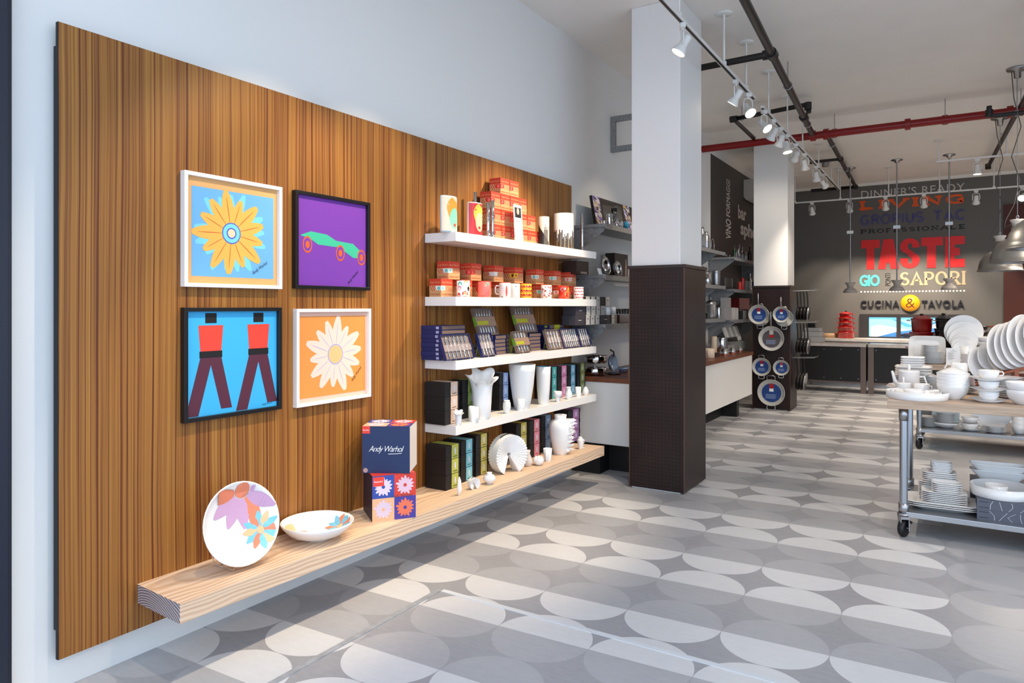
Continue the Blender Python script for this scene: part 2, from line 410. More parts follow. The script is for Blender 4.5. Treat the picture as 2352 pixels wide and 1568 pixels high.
p = MB(); p.box(.001, .012, .01, Wd - .01, .01, H - .01, col('print_turquoise', (62, 172, 228), .35))
MAR, RDP = col('print_maroon', (84, 40, 58)), col('print_red', (226, 68, 54))
for cx_ in (.27, .76):
    q = lambda pts, x, m: p.poly([(x, (cx_ + a) * Wd, b * H) for a, b in pts], m)
    q([(-.10, .56), (.02, .56), (-.12, .04), (-.24, .04)], .0125, MAR); q([(-.02, .56), (.10, .56), (.21, .08), (.10, .08)], .01255, MAR)
    q([(-.12, .84), (.12, .84), (.10, .60), (-.10, .60)], .0127, RDP)
    q([(-.11, .61), (.11, .61), (.11, .55), (-.11, .55)], .0129, INK)
    q([(-.055, .95), (.055, .95), (.055, .86), (-.055, .86)], .0126, INK)
sgn(p, 'Andy Warhol', INK, .0132, Wd * .8, H * .05, Wd * .12, .1); p.build('print', t)
t, Wd, H = picture(682, 853, 709, 937, 'white framed print of a pale pink blossom on orange', WF)
p = MB(); p.box(.001, .012, .01, Wd - .01, .01, H - .01, col('print_rose', (226, 186, 170)))
p.poly([(.0125, .03, .04), (.0125, Wd - .03, .04), (.0125, Wd - .03, H - .04), (.0125, .03, H - .04)], col('print_tangerine', (228, 146, 74)))
petals(p, .0129, Wd * .52, H * .51, Wd * .36, .03, 14, col('print_blush', (238, 206, 192)), .85, .12, .10)
petals(p, .0134, Wd * .52, H * .51, Wd * .30, .06, 14, col('print_lilac', (160, 166, 214)), .05, .12, .10)
p.disc((.0136, Wd * .52, H * .51), Wd * .105, MATS['print_lilac']); p.disc((.0138, Wd * .52, H * .51), Wd * .093, col('print_sand', (228, 186, 130)))
sgn(p, 'Andy Warhol', INK, .014, Wd * .76, H * .18, Wd * .2, .8); p.build('print', t)

# ---------------------------------------------------------------- pine plank, pale end: dish, bowl, two gift boxes
def dishprof(R, H, foot, th=.006):
    return [(0, .004), (foot, .004), (foot, 0), (foot + .006, 0), (foot + .008, .008), (R * .75, H * .35), (R * .95, H * .8), (R, H), (R - .004, H + .002), (R * .92, H * .78), (R * .72, H * .38), (foot, .014), (0, .012)]
def bowldecal(mb, R, H, foot, cx, cy, rr, m, n=11, wid=.5, cm=None):
    inn = [(0, .0125), (foot, .0145), (R * .72, H * .38 + .0008), (R * .92, H * .78 + .001), (R - .004, H + .0022)]
    def hz(d):
        for (a, b), (c, e) in zip(inn, inn[1:]):
            if d <= c: return b + (e - b) * (d - a) / max(1e-6, c - a) + .0012
        return None
    for i in range(n):
        a = 2 * math.pi * i / n; w_ = rr * wid * 2.4 / n; strip = []
        for j in range(9):
            t = j / 8; u = rr * (.22 + .78 * t); v = w_ * math.sin(math.pi * (.15 + .8 * t))
            strip.append([(cx + u * math.cos(a) - s * v * math.sin(a), cy + u * math.sin(a) + s * v * math.cos(a)) for s in (1, -1)])
        for s0, s1 in zip(strip, strip[1:]):
            q = [s0[0], s0[1], s1[1], s1[0]]
            hs = [hz(math.hypot(*k)) for k in q]
            if None in hs: continue
            mb.poly([(k[0], k[1], h + i * 3e-5) for k, h in zip(q, hs)], m[i % len(m)])
    if cm:
        pts = []
        for i in range(14):
            a = 2 * math.pi * i / 14; k = (cx + rr * .2 * math.cos(a), cy + rr * .2 * math.sin(a)); h = hz(math.hypot(*k))
            if h: pts.append((k[0], k[1], h + .0006))
        if len(pts) > 5: mb.poly(pts, cm)
LILA, CYN, SAL, ORG = col('glaze_lilac', (196, 156, 190)), col('glaze_blue', (120, 190, 220)), col('glaze_salmon', (226, 132, 100)), col('glaze_peach', (240, 186, 140))
R, H = .183, .055
xb = .20; yb = atx(533, xb)
t = thing('serving_dish', 'large round white dish with blossom decoration, propped upright on the plank', 'dish', (xb + .03, yb, PZ + .004 + R))
d = MB(); d.lathe(dishprof(R, H, .07), WHITE, 40)
bowldecal(d, R, H, .07, -.14, .03, .17, [LILA, SAL, LILA], 13, .95, SAL); bowldecal(d, R, H, .07, .05, .10, .085, [CYN, ORG, CYN, SAL], 12, .95, ORG)
d.build('dish_body', t, rot=(0, math.radians(76), math.radians(-6)))
t = thing('plate_stand', 'small clear acrylic stand under the upright dish', 'stand', (xb, yb, PZ))
a = MB(); AC = mat('clear_acrylic', (235, 240, 245), .05, trans=.9)
for s in (-.05, .05): a.tube([(-.10, s, .12), (-.06, s, .006), (.08, s, .006), (.085, s, .03)], .003, AC, 6)
a.tube([(-.03, -.05, .006), (-.03, .05, .006)], .003, AC, 6); a.build('stand_wire', t)
xb = .25; yb = atx(729, xb)
t = thing('serving_bowl', 'wide white bowl with peach and blue blossoms inside, lying flat on the plank', 'bowl', (xb, yb, PZ))
d = MB(); R, H = .180, .086; d.lathe(dishprof(R, H, .06), WHITE, 40)
bowldecal(d, R, H, .06, -.06, -.13, .13, [ORG, SAL], 11, .95, SAL); bowldecal(d, R, H, .06, .03, .12, .075, [CYN, SAL, CYN], 12, .95, ORG); d.build('bowl_body', t)
BX = [col('card_blue', (52, 76, 160)), col('card_red', (214, 62, 48)), col('card_apricot', (240, 178, 138)), col('card_violet', (72, 62, 150))]
PT = [col('card_pale', (224, 206, 226)), col('card_pink', (226, 190, 206)), col('card_lavender', (214, 196, 214)), col('card_coral', (232, 116, 84))]
def quad_art(mb, M, w_, h_):
    for i, (a, b) in enumerate(((0, 1), (1, 1), (0, 0), (1, 0))):
        mb.T = M; mb.poly([(x, y, .0006) for x, y in ((a * w_ / 2, b * h_ / 2), ((a + 1) * w_ / 2, b * h_ / 2), ((a + 1) * w_ / 2, (b + 1) * h_ / 2), (a * w_ / 2, (b + 1) * h_ / 2))], BX[i])
        mb.T = M @ Matrix(((0, 1, 0, 0), (0, 0, 1, 0), (1, 0, 0, 0), (0, 0, 0, 1)))
        cy, cz = (a + .5) * w_ / 2, (b + .5) * h_ / 2
        petals(mb, .001, cy, cz, w_ * .205, .008, 14, PT[i], .9, .2, .08); mb.disc((.0013, cy, cz), w_ * .04, BX[i])
    mb.T = Matrix.Identity(4)
c0, c1 = Vector(atz(855, 1199, PZ)), Vector(atz(955, 1187, PZ)); ang = math.atan2(c1.y - c0.y, c1.x - c0.x); w_ = (c1 - c0).length; h1 = .245
t = thing('gift_box', 'gift box printed with four coloured blossom panels, under the navy box on the plank', 'box', (c0.x, c0.y, PZ), ang)
d = MB(); dk = col('card_dark', (52, 44, 62)); d.box(0, w_, 0, .25, 0, h1, dk); quad_art(d, face_y(0, 0, 0), w_, h1); d.T = face_y(.004, -.0008, h1 - .055)
d.poly([(0, 0, .001), (.06, 0, .001), (.06, .05, .001), (0, .05, .001)], col('card_scarlet', (228, 66, 52))); d.text('Rosenthal', WINK, tr(.006, .02, .0015), width=.045, height=.011); d.T = Matrix.Identity(4)
d.text('Andy Warhol', col('card_grey', (70, 70, 80)), face_y(w_ * .42, -.0016, h1 * .47), width=w_ * .5, height=.02, shear=.35)
d.box(.002, w_ - .002, .002, .248, h1, h1 + .002, BX[1]); d.build('carton', t)
c0, c1 = Vector(atz(832, 1086, PZ + h1 + .002)), Vector(atz(941, 1087, PZ + h1 + .002)); ang = math.atan2(c1.y - c0.y, c1.x - c0.x); w_ = (c1 - c0).length; h2 = w_ * .98
t = thing('gift_box', 'navy gift box with white handwritten signature, resting on the blossom-panel box', 'box', (c0.x, c0.y, PZ + h1 + .002), ang)
d = MB(); d.box(0, w_, 0, .22, 0, h2, col('card_navy', (28, 44, 86), .35)); d.T = face_y(0, -.0006, h2 - .04)
d.poly([(0, 0, 0), (.043, 0, 0), (.043, .04, 0), (0, .04, 0)], MATS['card_scarlet']); d.text('Rosenthal', WINK, tr(.004, .015, .0006), width=.033, height=.009); d.T = Matrix.Identity(4)
d.text('Andy Warhol', WINK, face_y(w_ * .14, -.001, h2 * .42), width=w_ * .74, height=w_ * .16, shear=.4, bold=-.006, spacing=.85)
d.tube([(w_ * .55, -.001, h2 * .41), (w_ * .7, -.001, h2 * .415), (w_ * .83, -.001, h2 * .43)], .0016, WINK, 5)
d.disc((w_ * .07, -.0008, h2 * .06), .013, col('card_dusk', (176, 140, 140)), 'y'); quad_art(d, tr(0, 0, h2), w_, .22)
d.box(w_, w_ + .0012, .004, .216, 0.004, h2 - .004, col('card_white', (214, 206, 200))); d.build('carton', t)
# ---------------------------------------------------------------- goods on the white shelves
KRAFT, MRED, MDK, MOR = col('kraft_card', (198, 150, 104)), col('mugbox_red', (198, 62, 44)), col('mugbox_stripe', (170, 52, 40)), col('mugbox_cream', (224, 178, 128))
def mugbox_mesh(pic):
    d, w_, h = .095, .122, .116; b = MB()
    b.box(-d, 0, 0, w_, 0, h * .30, KRAFT).box(-d, 0, 0, w_, h * .30, h * .62, MOR).box(-d, 0, 0, w_, h * .62, h, MRED)
    for k in range(-2, 9):                                          # slanted stripes on the front and the end
        for wid, P in ((w_, lambda u, z: (.0004, u, z)), (d, lambda u, z: (-u, -.0004, z))):
            u0 = k * .0155; pts = [(u0, h * .31), (u0 + .007, h * .31), (u0 + .007 + .022, h * .61), (u0 + .022, h * .61)]
            pts = [(min(max(u, .001), wid - .001), z) for u, z in pts]
            if pts[3][0] - pts[0][0] > .004 or pts[2][0] > pts[3][0]: b.poly([P(*q) for q in pts], MDK)
    hx = [(.0 , .60), (.046, .60), (.040, .36), (.0, .34)]
    b.poly([(.0008, q[0], q[1] * h) for q in hx], pic[0]); b.poly([(-q[0], -.0008, q[1] * h) for q in hx], pic[0])
    b.disc((.0012, .018, h * .47), .010, pic[1], 'x', 10); b.disc((-.018, -.0012, h * .47), .012, pic[1], 'y', 10)
    b.text('Andy Warhol', MOR, face_x(.0006, .006, h * .70), width=w_ * .88, height=h * .16, shear=.3, bold=-.01)
    b.text('Andy Warhol', MOR, face_y(-d + .005, -.0006, h * .70), width=d * .88, height=h * .16, shear=.3, bold=-.01)
    b.text('ESSENTIAL GROUP', MDK, face_x(.0006, .008, h * .09), width=w_ * .85, height=h * .09)
    b.text('BY ANDY WARHOL', MDK, face_y(-d + .006, -.0006, h * .09), width=d * .85, height=h * .09)
    return b.build('mug_box')
PICS = {'red': (col('pic_red', (214, 52, 48)), col('pic_rose', (240, 120, 110))), 'fruit': (col('pic_white', (232, 228, 224)), col('pic_mint', (96, 200, 190))), 'plain': (MATS['pic_white'], MATS['pic_white']), 'yellow': (col('pic_yellow', (238, 196, 50)), col('pic_brown', (110, 40, 30))), 'lips': (MATS['pic_white'], MATS['pic_rose'])}
MBX = {}
for k, v in PICS.items():
    o = mugbox_mesh(v); tag(o, 'red striped mug box', 'box'); MBX[k] = Proto(o)
BH, BW = .116, .122
# pyramid on the topmost shelf
z = SZ[4]; xf = .20; y0 = atx(1131, xf); gname = 'red mug boxes in the pyramid'
rows = [(6, 0.0), (5, .0), (4, .0), (2, BW * 1.05)]
for r, (n, off) in enumerate(rows):
    for k in range(n):
        q = 'lowest row' if r == 0 else ('top row' if r == 3 else ['', 'second row', 'third row'][r])
        MBX['red']((xf - .004 * r + .003 * ((k * 7) % 3 - 1), y0 + off + k * BW * 1.004, z + r * BH), 0, f'red striped mug box, {NTH[k]} from the window in the pyramid {q}' if r < 3 else f'red striped mug box on the pyramid peak, {["with its dark end showing", "beside the other peak box"][k]}', gname)
# second highest shelf: an upper and a lower row of mug boxes
z = SZ[3]; g2 = 'mug boxes on the second highest shelf'
LOW = [(1013, 'fruit'), (1060, 'fruit'), (1106, 'red'), (1152, 'plain'), (1199, 'yellow'), (1243, 'fruit'), (1282, 'lips'), (1312, 'red')]
UP = [(1030, 'fruit'), (1082, 'red'), (1135, 'plain'), (1182, 'yellow'), (1231, 'fruit'), (1272, 'fruit'), (1308, 'lips')]
PN = {'fruit': 'with patterned mug picture', 'red': 'with a red mug picture', 'plain': 'with white mug picture', 'yellow': 'with a yellow mug picture', 'lips': 'with rose-dotted mug picture'}
for k, (p, w_) in enumerate(LOW): MBX[w_]((.19, atx(p, .19), z), 0, f'mug box {PN[w_]}, {NTH[k]} along the lower row behind the mugs', g2)
for k, (p, w_) in enumerate(UP): MBX[w_]((.185, atx(p, .185), z + BH), 0, f'mug box {PN[w_]}, {NTH[k]} along the upper row above the mugs', g2)
# mugs
def mug(label, px, spots, base=WHITE, hang=0, xb=.262, R=.043, H=.105):
    y = atx(px, xb); t = thing('mug', label, 'mug', (xb, y, SZ[3]), hang, 'mugs on the second highest shelf')
    b = MB(); b.lathe([(0, .001), (R - .004, 0), (R, .004), (R, H), (R - .004, H), (R - .004, .006), (0, .006)], base, 28)
    for (a, zz, ra, rz, m) in spots:                            # ellipses wrapped on the wall
        pts = []
        for i in range(12):
            t_ = 2 * math.pi * i / 12; an = a - hang + ra * math.cos(t_) / R; pts.append(((R + .0006) * math.cos(an), (R + .0006) * math.sin(an), zz * H + rz * math.sin(t_)))
        b.poly(pts, m)
    b.build('mug_body', t)
    h = MB(); h.tube([(0, -R + .004, H * .8), (0, -R - .018, H * .82), (0, -R - .026, H * .7), (0, -R - .026, H * .4), (0, -R - .018, H * .25), (0, -R + .004, H * .26)], .005, base, 8)
    h.build('handle', t); return t
rnd = random.Random(3); A0 = -.95
c = lambda n, rgb: col(n, rgb, .3)
MINT, PNK, TAN, CRM = c('deco_mint', (80, 190, 176)), c('deco_pink', (236, 130, 160)), c('deco_tan', (226, 170, 90)), c('deco_crimson', (190, 30, 40))
DKG, FIR, SKY = c('deco_dark', (40, 34, 30)), c('deco_fire', (232, 84, 40)), c('deco_sky', (110, 180, 220))
mug('white mug with mint, pink and crimson round motifs, standing before the first boxes', 1064, [(A0 - .5, .75, .016, .02, MINT), (A0 - .6, .55, .014, .014, PNK), (A0 + .45, .9, .014, .012, TAN), (A0 + .9, .5, .01, .016, DKG), (A0 + .3, .18, .02, .02, CRM), (A0 + .3, .18, .012, .012, TAN), (A0 - .7, .12, .012, .014, CRM), (A0, .45, .012, .012, WINK)], hang=3.7)
mug('pink and salmon two-tone mug beside the round-motif mug', 1112, [(A0 + .6, .85, .008, .008, MINT), (A0 - .2, .08, .014, .003, DKG)], c('glaze_pink', (240, 112, 104)), hang=3.7)
mug('white mug with its handle turned to the window and an orange curved stripe', 1160, [(-.75, .45, .007, .038, FIR), (-1.5, .06, .006, .003, DKG)], hang=-1.0)
mug('plain white mug squeezed beside the orange-stripe mug', 1181, [(-.7, .8, .004, .003, DKG)], hang=3.7, xb=.24)
yel = c('glaze_yellow', (244, 196, 48)); mug('yellow mug with rows of red blots', 1208, [(A0 - 1 + .52 * i, .2 + .3 * j, .011, .012, CRM if (i + j) % 2 else FIR) for i in range(5) for j in range(3)], yel, hang=3.7)
mug('white mug with many tiny red, tan and dark motifs', 1255, [(A0 - 1 + rnd.random() * 2.2, .1 + .8 * rnd.random(), .003 + .004 * rnd.random(), .004 + .004 * rnd.random(), rnd.choice([CRM, TAN, DKG, PNK, FIR])) for i in range(34)], hang=3.7)
mug('red, yellow and blue swirled mug', 1295, [(A0 - .4, .75, .02, .016, SKY), (A0 + .5, .35, .02, .03, TAN), (A0 - .4, .2, .014, .012, FIR), (A0 + .2, .6, .02, .008, DKG), (A0 + .9, .7, .012, .02, yel)], c('glaze_red', (206, 52, 34)), hang=3.7)
mug('white mug with rows of red and rose lip shapes, last along the shelf', 1329, [(A0 - 1 + .45 * i + .2 * (j % 2), .15 + .24 * j, .0085, .0042, CRM if (i + j) % 3 else PNK) for i in range(6) for j in range(4)], hang=3.7)

# vases, candlesticks and card on the topmost shelf
z = SZ[4]
def ovalvase(px, xb, wpx, hpx, label, body, front, decals):
    y = atx(px, xb); R = m_px(wpx / 2, xb, y) * 1.0; H = m_px(hpx, xb, y)
    t = thing('oval_vase', label, 'vase', (xb, y, z), -.12)
    sx = .5
    b = MB(); b.lathe([(0, .0), (R * .93, 0), (R * .97, .01), (R, H * .5), (R * .98, H), (R * .94, H + .002), (R * .92, H), (R * .94, H * .5), (R * .9, .01), (0, .012)], body, 32, sx, 1)
    def wrap(pts, lift, m):
        vs = []
        for u, v in pts:
            a = (u - .5) * math.pi * .86; vs.append(((R + lift) * sx * math.cos(a), (R + lift) * math.sin(a), v * H))
        b.poly(vs, m)
    n = 10
    for i in range(n): wrap([(i / n, .03), ((i + 1) / n, .03), ((i + 1) / n, .98), (i / n, .98)], .0012, front)
    for j, (pts, m) in enumerate(decals):
        cu, cv = sum(q[0] for q in pts) / len(pts), sum(q[1] for q in pts) / len(pts); at = lambda q, f: (cu + (q[0] - cu) * f, cv + (q[1] - cv) * f)
        for a_, b_ in zip(pts, pts[1:] + pts[:1]):
            for f0, f1 in ((0.02, .34), (.34, .67), (.67, 1)): wrap([at(a_, f0), at(a_, f1), at(b_, f1), at(b_, f0)], .0022 + .0007 * j, m)
    b.build('vase_body', t); return t
blob = lambda cx, cy, rx, ry, n=14, ph=0, w=0: [(cx + rx * (1 + w * math.sin(3 * (2 * math.pi * i / n) + ph)) * math.cos(2 * math.pi * i / n), cy + ry * (1 + w * math.sin(4 * 2 * math.pi * i / n + ph)) * math.sin(2 * math.pi * i / n)) for i in range(n)]
ovalvase(1030, .24, 50, 82, 'oval vase with pink, ochre and turquoise colour patches, nearest the front of the topmost shelf', c('vase_paleblue', (196, 222, 232)), c('vase_blush', (232, 200, 180)), [(blob(.55, .62, .28, .32, 14, 0, .15), c('vase_ochre', (196, 148, 62))), (blob(.62, .38, .24, .30), c('vase_turquoise', (130, 196, 176))), (blob(.62, .2, .07, .05), c('vase_brick', (190, 84, 62)))])
ovalvase(1090, .255, 46, 75, 'oval vase with red ground and yellow and cream colour patches', c('vase_white', (226, 226, 232)), c('vase_red', (200, 54, 58)), [(blob(.58, .62, .30, .33, 14, 0, .15), c('vase_yellow', (236, 194, 80))), (blob(.58, .42, .22, .30), c('vase_cream', (240, 206, 160))), (blob(.56, .24, .06, .05), c('vase_scarlet', (200, 50, 52)))])
def candlestick(px, xb, hpx, label):
    y = atx(px, xb); H = m_px(hpx, xb, y)
    b = MB().lathe([(0, 0), (.030, 0), (.031, .004), (.017, .018), (.0125, .05), (.012, H * .55), (.0135, H * .56), (.0135, H * .58), (.0118, H * .60), (.0125, H), (.009, H), (.009, H - .02), (0, H - .02)], CHROME, 20)
    o = b.build('candlestick', loc=(xb, y, z)); tag(o, label, 'candlestick', 'chrome candlesticks'); return o
candlestick(1091, .13, 108, 'tall chrome candlestick rising behind the red and yellow vase')
candlestick(1121, .285, 78, 'shorter chrome candlestick of the pair before the red pyramid')
candlestick(1131, .25, 88, 'taller chrome candlestick of the pair before the red pyramid')
candlestick(1337, .265, 88, 'chrome candlestick alone at the far end of the topmost shelf')
y = atx(1193, .27); H = m_px(86, .27, y); wd = .115
t = thing('info_card', 'tall white card with a dark photo patch and signature, propped before the red pyramid', 'card', (.27, y - wd / 2, z))
b = MB(); b.T = rotm('Y', -.06); b.box(-.004, 0, 0, wd, 0, H, WINK)
b.poly([(.0005, wd * .12, H * .66), (.0005, wd * .88, H * .66), (.0005, wd * .88, H * .93), (.0005, wd * .12, H * .93)], c('photo_dark', (52, 48, 44)))
b.disc((.0009, wd * .5, H * .83), .018, c('photo_grey', (176, 168, 156)), 'x', 12, .026); b.poly([(.0008, wd * .26, H * .66), (.0008, wd * .74, H * .66), (.0008, wd * .6, H * .76), (.0008, wd * .4, H * .76)], c('photo_black', (28, 26, 24)))
b.T = b.T @ face_x(.0006, wd * .15, H * .53); b.text('Andy Warhol', INK, tr(0, 0, 0), width=wd * .7, height=.016, shear=.4)
b.T = rotm('Y', -.06)
for k in range(8): b.poly([(.0006, wd * .15, H * (.42 - k * .035)), (.0006, wd * (.85 - .1 * (k % 3)), H * (.42 - k * .035)), (.0006, wd * (.85 - .1 * (k % 3)), H * (.428 - k * .035)), (.0006, wd * .15, H * (.428 - k * .035))], c('print_grey', (150, 146, 142)))
b.build('card_face', t)
def cylvase(px, xb, wpx, hpx, label, body, dec):
    y = atx(px, xb); R = m_px(wpx / 2, xb, y); H = m_px(hpx, xb, y)
    t = thing('cylinder_vase', label, 'vase', (xb, y, z))
    b = MB().lathe([(0, 0), (R * .98, 0), (R, .006), (R, H), (R - .004, H + .001), (R - .006, H), (R - .006, .01), (0, .01)], body, 32)
    for a0, a1, z0, z1, m in dec:
        n = max(2, int((a1 - a0) / .12)); r = R + .001
        for i in range(n):
            p, q = a0 + (a1 - a0) * i / n, a0 + (a1 - a0) * (i + 1) / n
            b.poly([(r * math.cos(p), r * math.sin(p), z0 * H), (r * math.cos(q), r * math.sin(q), z0 * H), (r * math.cos(q), r * math.sin(q), z1 * H), (r * math.cos(p), r * math.sin(p), z1 * H)], m)
    b.build('vase_body', t)
DKV, GRV = c('vase_black', (34, 30, 28)), c('vase_grey', (120, 112, 100))
cylvase(1249, .24, 25, 68, 'slim dark-based cylinder vase beside the red pyramid', c('vase_offwhite', (206, 198, 186)), [(-2.4 + .08 * i, -2.32 + .08 * i, .02, .78 - i * .022, DKV) for i in range(30)] + [(-1.0 + .1 * i, -.93 + .1 * i, .05, .55 + .1 * (i % 3), GRV) for i in range(8)])
r2 = random.Random(5)
cylvase(1295, .235, 46, 82, 'large white cylinder vase with a black skyline print round its lower half', WHITE, [(-2.6 + .13 * i, -2.5 + .13 * i, .02, .30 + .25 * r2.random(), DKV if i % 3 else GRV) for i in range(30)] + [(-2.6 + .2 * i, -2.45 + .2 * i, .03, .08 + .2 * r2.random(), c('vase_bronze', (122, 100, 62))) for i in range(20)])

# ---------------------------------------------------------------- boxed cutlery (second lowest white shelf)
CB, CW, CG = col('cutlery_navy', (36, 44, 96), .4), col('cutlery_taupe', (116, 96, 86), .55), col('cutlery_green', (172, 172, 40), .5)
def closedbox(front, band):
    b = MB(); b.box(-.17, 0, 0, .25, 0, .027, CB); b.box(0, .0008, .004, .246, .003, .024, front)
    b.box(-.172, .001, -.0008, .0002, .006, .0065, INK)
    b.poly([(-.045, -.001, .006), (-.022, -.001, .006), (-.022, -.001, .022), (-.045, -.001, .022)], col('cutlery_label', (170, 176, 214)) if not band else CG)
    if band: b.box(-.12, .0012, .08, .17, -.0005, .0275, CG)
    return b.build('cutlery_box')
P1 = Proto(tag(closedbox(CW, 0), 'x', 'box')); P2 = Proto(tag(closedbox(CW, 1), 'x', 'box'))
def cstack(px, xf, n, proto, where, sc=(1, 1, 1), zz=None):
    y = atx(px, xf)
    for k in range(n):
        proto((xf + .003 * math.sin(k * 2.1), y + .003 * math.cos(k * 3.3), (zz or SZ[2]) + k * .0275 * sc[2]), 0, f'closed flat cutlery box, {stackpos(k, n)}, {where}', 'closed cutlery boxes', sc)
cstack(1014, .225, 8, P1, 'at the window end of the shelf')
cstack(1086, .20, 3, P2, 'behind the first propped box', (.9, .62, 1))
cstack(1137, .225, 5, P1, 'under the upper green-banded set', (1, .55, 1))
cstack(1163, .20, 5, P2, 'behind the small green-banded set', (.9, .5, 1))
cstack(1215, .22, 5, P1, 'under the second upper set', (1, .7, 1))
cstack(1262, .20, 7, P2, 'behind the far propped boxes', (1, 1.0, 1))
def spoon_mesh():
    b = MB(); b.tube([(0, 0, 0), (0, 0, .05), (0, 0, .1)], [.0035, .0022, .0035], CHROME, 6)
    b.lathe([(0, .1), (.006, .104), (.0095, .118), (.007, .132), (0, .136)], CHROME, 10, .35, 1); o = b.build('spoon'); return o
SP = spoon_mesh(); SPused = [False]
def display(pxl, pxr, rt, rb, xb, label, n, band=False, zz=None, rim=CB, tilt=.32, wscale=1.0, easel=True):
    zz = zz or SZ[2]; ya = atx(pxl, xb); yb_ = atx(pxr, xb); w_ = (yb_ - ya) * wscale; H = m_px(rb - rt, xb, (ya + yb_) / 2) / math.cos(tilt)
    t = thing('cutlery_set', label, 'cutlery box', (xb, ya, zz + .008), 0, 'propped open cutlery sets'); R = rotm('Y', -tilt)
    b = MB(); b.T = R; b.box(-.022, -.018, 0, w_, 0, H, rim); b.box(-.018, 0, 0, .004, 0, H, rim).box(-.018, 0, w_ - .004, w_, 0, H, rim).box(-.018, 0, .004, w_ - .004, 0, .004, rim).box(-.018, 0, .004, w_ - .004, H - .004, H, rim); b.build('tray', t)
    b = MB(); b.T = R; b.box(-.018, -.012, .0045, w_ - .0045, .0045, H - .0045, col('cutlery_card', (128, 112, 104)))
    b.box(-.012, -.006, .006, w_ - .006, H * .34, H * .60, col('cutlery_insert', (150, 134, 128))); b.build('insert', t)
    for i in range(n):
        for flip in (0, 1):
            s_ = SP if not SPused[0] else SP.copy()
            if SPused[0]: COL.objects.link(s_)
            SPused[0] = True; s_.parent = t
            yy = w_ * (.1 + .8 * (i + .5) / n) + (.004 if flip else -.004); L = (H * .86) / .136
            M = R @ tr(-.006, yy, H * .06 if not flip else H * .94) @ (Matrix.Identity(4) if not flip else rotm('X', math.pi)) @ Matrix.Diagonal((.7, .62, L * .98, 1))
            s_.matrix_local = M
    if band:
        b = MB(); b.T = R; b.box(-.023, .001, -.001, w_ + .001, H * .33, H * .68, col('band_taupe', (150, 122, 104))); b.box(.001, .0016, .012, w_ * .6, H * .38, H * .52, CG); b.box(-.022, .0, -.0018, -.001, H * .33, H * .68, col('band_green', (104, 150, 40))); b.build('paper_band', t)
    if easel:
        e = MB()
        for yy in (w_ * .25, w_ * .75): e.tube([(.018, yy, .018), (.012, yy, .003), (-.01, yy, .003), (-.02 - H * .30, yy, H * .78)], .0016, CHROME, 6); e.tube([(-.02 - H * .30, yy, H * .78), (-.09, yy, .003)], .0016, CHROME, 6)
        e.tube([(-.02 - H * .3, w_ * .25, H * .78), (-.02 - H * .3, w_ * .75, H * .78)], .0016, CHROME, 6)
        o = e.build('wire_easel', loc=(xb, ya, zz)); tag(o, 'wire easel under the ' + label.split(',')[0], 'easel', 'wire easels')
display(1026, 1092, 772, 828, .30, 'wide open cutlery set, navy tray propped at the window end of the shelf', 6)
display(1102, 1146, 737, 798, .225, 'open cutlery set with green-labelled paper band, highest of the window-side pair', 6, True, SZ[2] + 5 * .0275, CW, easel=False)
display(1110, 1142, 768, 820, .30, 'narrow open cutlery set, navy tray below the first green-banded set', 4)
display(1192, 1236, 735, 795, .22, 'open cutlery set with green-labelled paper band, raised on the middle stack', 6, True, SZ[2] + 5 * .0275, CW, easel=False)
display(1190, 1222, 766, 814, .30, 'small open cutlery set with pale green-labelled band, propped low', 4, True, None, CW)
display(1263, 1296, 760, 804, .30, 'grey open cutlery set, fifth along the shelf front', 4, rim=CW)
display(1298, 1336, 758, 801, .31, 'navy open cutlery set with seven spoons, near the far end', 7)
display(1337, 1361, 757, 798, .315, 'narrow navy open cutlery set at the very end of the shelf', 4)

# ---------------------------------------------------------------- black gift boxes with coloured bands
BND = {'beige': (214, 184, 164), 'lime': (152, 178, 96), 'pale blue': (150, 172, 216), 'teal': (88, 182, 178), 'pink': (216, 136, 176), 'sky': (112, 174, 206), 'olive': (138, 150, 88), 'chartreuse': (180, 182, 84), 'aqua': (122, 190, 204), 'mustard': (198, 182, 92), 'rose': (220, 134, 144), 'blue': (138, 176, 222), 'orchid': (188, 128, 178)}
def vasebox(band):
    b = MB(); d, w_, h = .16, .19, .096; m = col('band_' + band.replace(' ', '_'), BND[band], .5)
    b.box(-d, 0, 0, w_, 0, h * .72, DARKBOX); b.box(-d - .002, .002, -.002, w_ + .002, h * .66, h - .0005, DARKBOX)
    y0, y1 = w_ * .40, w_ * .88; b.box(-d - .0025, .0028, y0, y1, .004, h, m)
    b.disc((.0034, (y0 + y1) / 2, h * .55), .012, col('band_pic', (206, 206, 214)), 'x', 12, .024); b.box(.0028, .0033, y0 + .016, y1 - .016, h * .16, h * .2, INK)
    o = b.build('vase_box'); return Proto(tag(o, 'x', 'box'))
VB = {k: vasebox(k) for k in BND}
def vstack(px, pxr, xf, zz, n, band, where, rowh):
    depth = min(1, (xf - .068) / .1625)
    y = atx(px, xf); y1 = atx(pxr, xf); h = m_px(rowh, xf, y)
    for k in range(n): VB[band]((xf, y, zz + k * h), 0, f'black box with {band} band, {stackpos(k, n)}, {where}', f'{band} banded black boxes', (depth, (y1 - y) / .19, h / .0965))
vstack(1022, 1054, .235, SZ[1], 3, 'beige', 'at the window end of the lowest white shelf', 32.5)
vstack(1062, 1094, .18, SZ[1], 3, 'lime', 'behind the ruffled vase', 29.5)
vstack(1147, 1169, .185, SZ[1], 3, 'pale blue', 'just past the ruffled vase', 28.5)
vstack(1178, 1199, .16, SZ[1], 3, 'lime', 'behind the tall flared vase', 26.5)
vstack(1260, 1280, .195, SZ[1], 3, 'teal', 'beside the blue-lined vase', 24.5)
